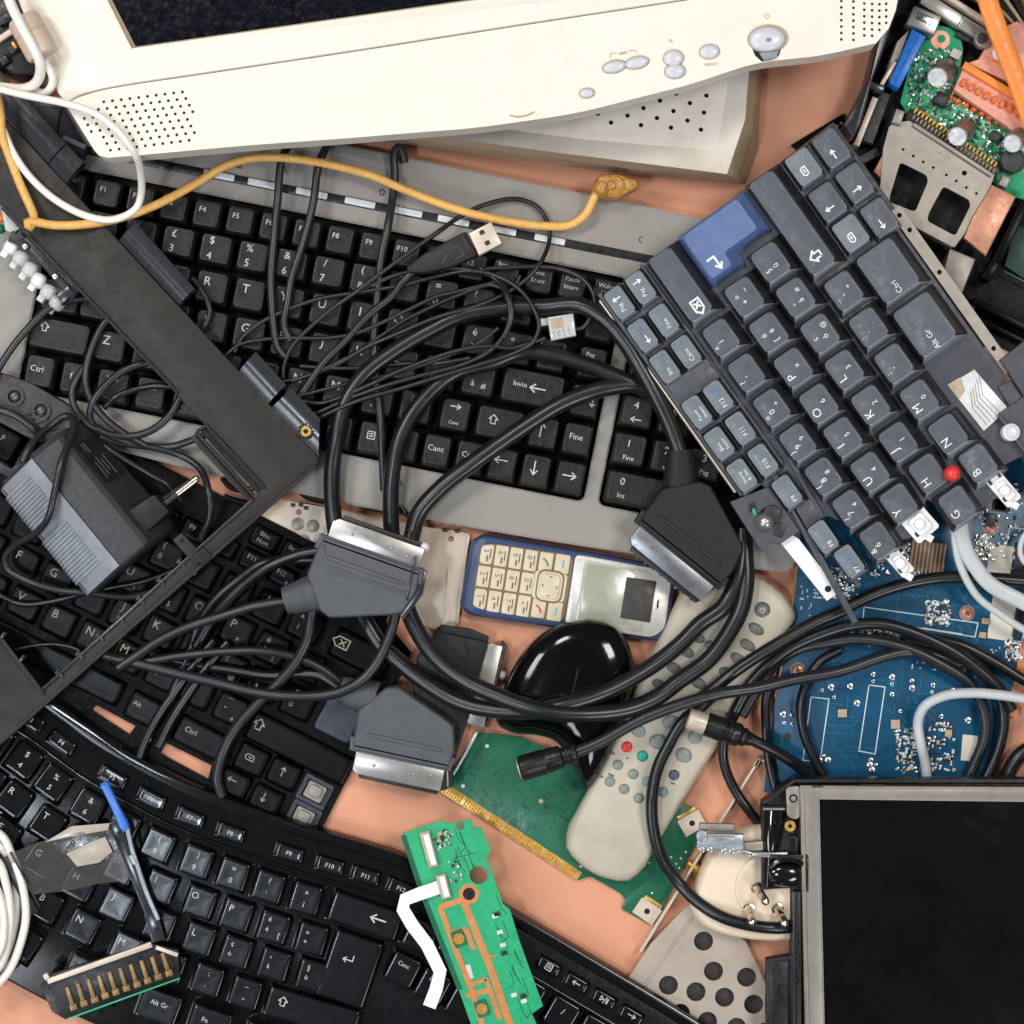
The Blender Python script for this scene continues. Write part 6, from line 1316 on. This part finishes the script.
# telephone lead
Tl = Th('telephone_cable', 'thin black telephone wire ending in a small clear plastic plug', 'telephone cable', 560, 327, 44, -6, zr=52)
m = M(); p = Tl.P([(547, 318), (573, 314), (576, 336), (551, 341)]); m.prism(p, 4, 18, 1.2); m.prism(Tl.P([(540, 319), (549, 318), (550, 325), (541, 326)]), 8, 12, .5)
m.build('clear_plug', 'clear_plastic', Tl)
m = M(); m.prism(Tl.P([(550, 320), (562, 318), (564, 328), (552, 330)]), 8, 18.3, .5); m.build('inner_core', 'membrane_tan', Tl)
m = M()
for k in range(4): bar(Tl, [(553 + k * 5, 332 - k), (554 + k * 5, 338 - k)], 2.2, 15, 18.6, .2)
m.build('plug_contact', 'metal', Tl)
cord([(576, 329, 56), (582.5, 328, 56), (590, 318, 58), (595, 303, 58), (591, 289, 56), (580, 277, 52), (560, 269, 48), (535, 267, 46), (500, 268, 46), (460, 272, 46)], 2.4, 'wire_black', 50, 'cord', Tl)

Wr = lambda lab, pts, r=2.4, z=47: cord(pts, r, 'wire_black', z, 'thin_wire', None, lab, 'wire', 'thin black wires bundled across the middle of the silver keyboard')
Wr('thin wire looping high over the yellow cable and back through the bundle', [(283, 378, 46), (284, 366, 46), (290, 350, 48), (299, 338), (324, 315), (357, 291, 50), (385, 270, 50), (434, 235, 48), (461, 216, 36), (487, 204, 32), (516, 199, 31), (536, 206, 31), (547, 221, 31), (549.5, 239, 34), (542, 260, 46), (530, 276, 50), (508, 292, 52), (477, 305.5, 60), (438, 317, 62), (399, 333, 56), (365, 348, 50), (338, 364), (311, 375, 46), (293, 380, 46), (280, 382, 45)])
Wr('thin wire making the widest bend of the bundle, just above the large enter key', [(235, 352, 46), (243, 337, 46), (260, 323), (289, 309), (319, 299), (354, 293), (399, 286), (438, 276), (469, 271, 50), (497, 276, 52), (520, 290, 58), (534, 309, 66), (539, 327, 68), (532, 343, 66), (512, 354, 62), (487, 362, 62), (438, 377, 62), (399, 389, 60), (360, 400, 60), (321, 417, 52), (300, 428, 46)])
Wr('thin wire arching above the 9 and 0 keys beneath the USB plug', [(372, 286), (390, 277), (409, 272), (440, 268.5, 48), (470, 270, 50), (500, 281, 50), (510, 300, 64), (512, 316, 66), (506, 334, 66), (492, 350, 62), (470, 363, 60), (440, 372, 58)])
Wr('thin wire running level over the J key then up to the right', [(225, 356, 46), (239, 345), (260, 340), (289, 338), (328, 338), (357, 333), (381, 323), (408, 310), (436, 297), (460, 291), (485, 285), (505, 280)])
Wr('thin wire slanting straight up beside the level one', [(292, 381, 46), (320, 371), (357, 352), (381, 336), (404, 321), (432, 307), (460, 295), (490, 285), (512, 290, 50), (520, 276)])
Wr('thin wire in the inner bend above the thick cable', [(480, 268), (497, 281, 52), (507, 297, 62), (510, 317, 66), (503, 337, 66), (485, 354, 64), (458, 366, 62), (419, 376, 62), (381, 387, 62), (348, 399, 54), (317, 413, 50), (300, 419, 46)])
Wr('bright thin wire sloping over the space bar up to the square bracket keys', [(300, 400, 46), (307, 402), (322, 403), (346, 395, 54), (369, 385, 60), (397, 372, 62), (428, 360, 64), (460, 350, 66), (490, 346, 66), (512, 348, 64), (530, 343, 64), (545, 338, 62)])
Wr('thin wire level across the lower letter keys', [(300, 366, 46), (330, 368), (360, 368), (400, 364), (440, 363, 62), (470, 358, 64)], 2.2)
Wr('thin wire just below the level one, ending at the brass insert', [(303, 395, 46), (330, 388), (360, 381), (392, 374, 60), (420, 366, 62), (448, 356, 64), (480, 342, 66), (498, 328, 66)], 2.0)

# coax aerial leads on the right
C1 = Th('aerial_cable', 'dull black aerial cable with a black barrel plug pointing at the green card', 'aerial cable', 550, 760, 40, 12, zr=60)
m = M(); a, c = C1.L(519, 769, 60), C1.L(577, 752, 60); m.rod([(0, 9), (.02, 11), (.04, 12.5), (.42, 12.5), (.46, 11.5), (.5, 12), (.72, 11.2), (.75, 8.5), (.8, 8.5), (.81, 10.5), (.85, 10.5), (.86, 8.5), (.9, 8.5), (.91, 10), (.97, 9.5), (1, 6)], (*a, 20), (*c, 20), 0, 20)
m.rod([(0, 9.5), (1, 9.5)], (a[0] + .2, a[1], 20), tuple(Vector((*a, 20)).lerp(Vector((*c, 20)), -.012)), 1, 16); m.build('barrel_plug', ['black_plastic', 'metal_beige'], C1, sharp=25)
cord([(574, 753, 60), (600, 742, 60), (640, 720, 62), (679, 705, 62), (718, 694, 60), (757, 688, 54), (796, 679, 46), (840, 671, 36), (882, 657, 30), (905, 652, 26), (930, 654, 22), (960, 664, 20)], 6, 'cable_grey', 60, 'cord', C1)
C2 = Th('aerial_cable', 'black aerial cable with a nickel tipped plug lying across the remote', 'aerial cable', 720, 727, 36, -14, zr=50)
m = M(); a, c = C2.L(688, 718, 52), C2.L(708, 725, 52); m.rod([(0, 8.5), (.04, 10.5), (.2, 10.8), (.9, 10.8), (1, 10)], (*a, 14), (*c, 14), 0, 18); m.build('plug_tip', 'metal_beige', C2)
m = M(); a2, c2 = C2.L(706, 724, 52), C2.L(752, 740, 52); m.rod([(0, 11), (.02, 12), (.4, 12.4), (.42, 11), (.46, 11), (.48, 12), (.55, 12), (.57, 11), (.62, 12), (.72, 11.5), (.78, 9), (.84, 9.6), (.9, 7.5), (1, 6.5)], (*a2, 14), (*c2, 14), 0, 18); m.build('plug_body', 'black_plastic', C2, sharp=25)
cord([(748, 738, 50), (765, 746, 46), (785, 757, 36), (803, 770, 24), (820, 786, 14)], 6, 'cable_black', 40, 'cord', C2)
CL('black cable sweeping round from the remote over the cream mains plug', [(716, 690, 40), (702, 706, 44), (684, 720, 44), (667, 748, 44), (657, 770, 44), (652, 797, 44), (653, 826, 40), (661, 857, 34), (677, 881, 30), (699, 903, 36), (722, 917, 42), (749, 925, 44), (778, 928, 42), (800, 926, 32)], 6.2, n=12)
CL('long black cable crossing from the remote up over the middle of the blue board', [(700, 700, 34), (712, 690, 40), (738, 669, 46), (777, 644, 44), (816, 622, 40), (840, 612, 38), (863, 599, 36), (902, 585, 34), (941, 578, 34), (980, 578, 36), (1024, 581, 36), (1050, 584, 36)], 6.4, n=12)
CL('black cable dipping past the remote edge to the laptop lid', [(735, 713, 38), (726, 735, 30), (723, 752, 24), (726, 770, 20), (735, 790, 18), (748, 809, 18), (762, 826, 16), (775, 836, 14)], 5.2)
CL('black cable forming the upper arch of the coil on the blue board', [(733, 716, 30), (748, 688, 34), (765, 668, 34), (790, 648, 34), (824, 633, 34), (853, 625, 34), (882, 624, 34), (912, 632, 34), (951, 650, 34), (978, 669, 32), (1000, 690, 30), (1012, 710, 26)], 6.2, n=12)
CL('glossy black cable in the second arch of the coil, dropping right of the white patch', [(741, 716, 26), (757, 690, 28), (775, 664, 28), (800, 648, 26), (824, 643, 26), (853, 639, 26), (883, 642, 26), (912, 650, 26), (941, 664, 26), (967, 681, 24), (981, 702, 22), (986, 722, 20), (984, 740, 18), (974, 765, 14), (966, 785, 12)], 6, mat='cable_grey', n=12)
CL('black cable in the outer right arch, ending beside the table gap', [(905, 640, 18), (930, 644, 20), (958, 652, 22), (985, 672, 22), (1000, 696, 20), (1004, 720, 16), (999, 747, 14), (990, 770, 12), (982, 788, 12)], 6)
CL('black cable slanting off the right edge above the yellow board edge', [(930, 638, 16), (961, 645, 18), (1000, 665, 18), (1024, 680, 18), (1050, 692, 18)], 6)
CL('black cable standing in front of the white outlined slot on the blue board', [(840, 650, 16), (820, 662, 18), (808, 680, 20), (801, 704, 20), (804, 733, 18), (814, 758, 16), (828, 785, 12)], 5.2)
CL('black cable hanging along the left edge of the blue board over the table', [(772, 676, 26), (766, 700, 22), (766, 728, 18), (769, 760, 14), (776, 790, 12), (784, 812, 10)], 5)
CL('dark cable behind the arches, from the remote to the lid corner', [(746, 688, 24), (736, 706, 22), (731, 724, 18), (733, 742, 16)], 4.6)
CL('shadowed black cable bundle end lying along the lid top at the right edge', [(1050, 742, 20), (1024, 752, 20), (1010, 770, 16), (1006, 790, 14)], 8)

# white and grey leads on the right
CL('broad white flat lead dropping from under the slate keyboard to the right edge', [(958, 505, 56), (961, 530, 52), (966, 550, 50), (975, 566, 48), (990, 584, 46), (1019, 600, 44), (1050, 616, 44)], 8, mat='grey_cable', flat=.45)
CL('narrow white lead curling beside the broad one to the right edge', [(953, 510, 50), (955, 540, 48), (960, 565, 46), (977, 596, 44), (1000, 614, 42), (1023, 629, 40), (1050, 642, 40)], 4, mat='grey_cable')
CL('pale grey lead bending over the tiny parts of the blue board above the lid', [(926, 790, 12), (926, 768, 14), (921, 745, 20), (918, 722, 26), (925, 706, 34), (944, 696, 38), (971, 693, 40), (1000, 695, 40), (1026, 699, 40), (1050, 702, 40)], 5.2, mat='grey_cable')
CL('thin pale ring of lead over the beige patch at the right edge', [(1050, 560, 40), (1030, 566, 36), (1021, 556, 34), (1022, 540, 34), (1032, 528, 36), (1050, 524, 40)], 3, mat='grey_cable')

# white and yellow leads, upper left
Wc = Th('ferrite_cable', 'white cable with a beige ferrite block beside the monitor corner', 'cable', 30, 40, 60, 0, zr=150)
m = M(); p, q = Wc.L(23, 18, 150), Wc.L(45, 58, 150)
m.rod([(0, 8), (.03, 14), (.1, 15.5), (.4, 15.5), (.43, 14.6), (.46, 15.5), (.9, 15.5), (.97, 14), (1, 8)], (*p, 96), (*q, 96), 0, 18); m.build('ferrite_block', 'ferrite_beige', Wc)
cord([(4, -20, 170), (10, 2, 172), (21, 25, 174), (33, 47, 172), (40, 63, 164), (39, 78, 150), (32, 86, 140), (22, 89, 132), (8, 88, 124), (-15, 86, 118)], 5, 'white_cable', 160, 'cord', Wc)
cord([(44, 62, 156), (50, 70, 154), (53, 80, 148), (50, 89, 142), (44, 93, 136), (30, 90, 128), (10, 91, 120)], 4, 'white_cable', 150, 'cord', Wc)
CL('cream white cord in a large loop over the black frame and monitor corner', [(-15, 86, 130), (0, 89, 134), (20, 94, 140), (39, 98, 146), (64, 103, 152), (94, 113, 154), (117, 130, 152), (134, 152, 140), (140.5, 172, 110), (141, 195, 84), (137, 207, 78), (127, 215, 76), (109, 220, 74), (84, 215, 74), (55, 199.5, 74), (31, 178, 74), (15, 156, 76), (6, 137, 80), (-2, 117, 90), (-8, 100, 100)], 3.7, mat='white_cable', n=12)
Yc = Th('yellow_cable', 'translucent yellow cable with an amber moulded plug near the monitor', 'cable', 600, 190, 22, 8, zr=40)
cord([(-6, 84, 100), (0, 110, 92), (2, 135, 84), (10, 158, 76), (20, 184, 74), (30, 206, 76), (34, 218, 80), (30, 227, 82), (27, 222, 86), (36, 222, 82), (52, 225, 76), (78, 225, 74), (117, 219, 60), (156, 205, 50), (195, 184, 46), (225, 166, 46), (250, 158.5, 50), (278, 157.5, 52), (317, 162, 52), (356, 171, 46), (376, 177, 46), (394, 185, 44), (408, 191, 40), (453, 208, 38), (494, 219, 38), (545, 226, 36), (570, 225, 36), (586, 214, 38), (593, 200, 40), (599, 189, 42)], 4.3, 'yellow_cable', 46, 'cord', Yc, n=12)
m = M(); m.prism(roundpoly(Yc.P([(592, 184), (600, 175), (618, 174), (638, 181), (639, 188), (628, 194), (618, 200), (598, 198)]), 4, 3), 8, 27, 4); m.rod([(0, 7), (.3, 9.5), (1, 8)], (*Yc.L(598, 195), 22), (*Yc.L(604, 184), 24), 0, 12)
m.cyl(*Yc.L(611, 187), 4.2, 26, 29.5, 1, 0, 12); m.tube([(*Yc.L(x, y), 27) for x, y in ((616, 178), (624, 186), (618, 195))], 1.8, 0, n=6); m.cyl(*Yc.L(620, 174), 2, 18, 26, .4, 1, 8); m.build('amber_plug', ['amber_plastic', 'chip_black'], Yc)

# pale coil at the lower left edge
Co = Th('coiled_cable', 'coil of cream cable cut off by the lower left edge', 'cable', 0, 920, 24, 0, zr=50)
cord([(-30, 820, 40), (2, 836, 44), (12, 856, 46), (22, 884, 48), (26, 915, 48), (20, 945, 46), (8, 972, 42), (-20, 1000, 36)], 4.2, 'white_cable', 44, 'cord', Co)
cord([(-25, 850, 46), (-2, 862, 52), (6, 884, 56), (10, 910, 58), (8, 940, 54), (0, 965, 50), (-25, 990, 44)], 4.2, 'white_cable', 44, 'cord', Co)
cord([(-25, 870, 56), (-6, 885, 60), (2, 905, 62), (4, 925, 62), (0, 950, 60), (-20, 975, 54)], 4.2, 'white_cable', 44, 'cord', Co)
cord([(-30, 835, 36), (0, 846, 38), (14, 870, 40), (17, 900, 42), (14, 930, 40), (2, 962, 38), (-25, 985, 34)], 4.2, 'white_cable', 44, 'cord', Co)

# ---------------------------------------------------------------- thing > part > sub-part
def nest(T, parent, *kids):
    base = lambda o: o.name.split('.')[0]
    p = next(o for o in T.e.children if base(o) == parent)
    for o in list(T.e.children):
        if o is not p and base(o) in kids: o.parent = p
nest(D, 'control_panel', 'rocker_button', 'button', 'power_button', 'printed_marks', 'emblem_groove', 'groove')
nest(D, 'screen_frame', 'screen_rim', 'screen')
nest(A, 'plug_body', 'pin'); nest(A, 'case', 'rating_label', 'ribbed_side')
nest(Ph, 'display', 'black_patch'); nest(Ph, 'screen_frame', 'earpiece'); nest(Ph, 'keypad_bed', 'key', 'call_key', 'navigation_key')
for T in (S1, S2, S3, S4): nest(T, 'plug_body', 'plug_shell', 'strain_relief', 'contact_face', 'screw_cap', 'moulded_edge', 'side_wall', 'mould_line', 'moulded_ridge', 'contact_pin')
nest(S_, 'lid_tray', 'tray_edge', 'hinge_barrel', 'hinge_collar', 'hinge_cover', 'brass_insert', 'hinge_bracket'); nest(S_, 'metal_frame', 'frame_clip')
nest(O, 'mainboard', 'capacitor', 'inductor', 'small_inductor', 'chip', 'round_can', 'surface_components', 'wax_blob', 'card_connector', 'copper_ring', 'video_port', 'network_port', 'heat_sink', 'sink_groove')
nest(O, 'card_cage', 'stamped_marks', 'copper_foil')
nest(E, 'board', 'edge_contacts', 'surface_components', 'trace', 'antenna_socket'); nest(E, 'slot_bracket', 'bracket_tab')
nest(Gs, 'board', 'trace', 'fine_trace', 'contact_ring', 'surface_components', 'ribbon_connector', 'dark_margin', 'screw_hole')
nest(Bl, 'board', 'fine_trace', 'white_outlines', 'chip', 'label_patch', 'surface_components', 'screw', 'yellow_edge', 'yellow_tab', 'board_edge')
nest(F, 'surround', 'clip', 'latch', 'inner_lip', 'edge_lip', 'slot'); nest(Mo, 'shell', 'button_seam', 'worn_badge'); nest(Pg, 'body', 'pin')
nest(U, 'plug_body', 'plug_shell'); nest(C2, 'plug_body', 'plug_tip'); nest(Tl, 'clear_plug', 'inner_core', 'plug_contact'); nest(Re, 'case', 'button', 'printed_marks', 'power_mark', 'mould_nib')
nest(Hl, 'arm', 'steel_rod', 'lever_tip'); nest(Ms, 'block', 'contact', 'metal_rail', 'board_edge'); nest(Pl, 'sheet', 'embossed_disc', 'edge_notch'); nest(G, 'media_strip', 'media_key')
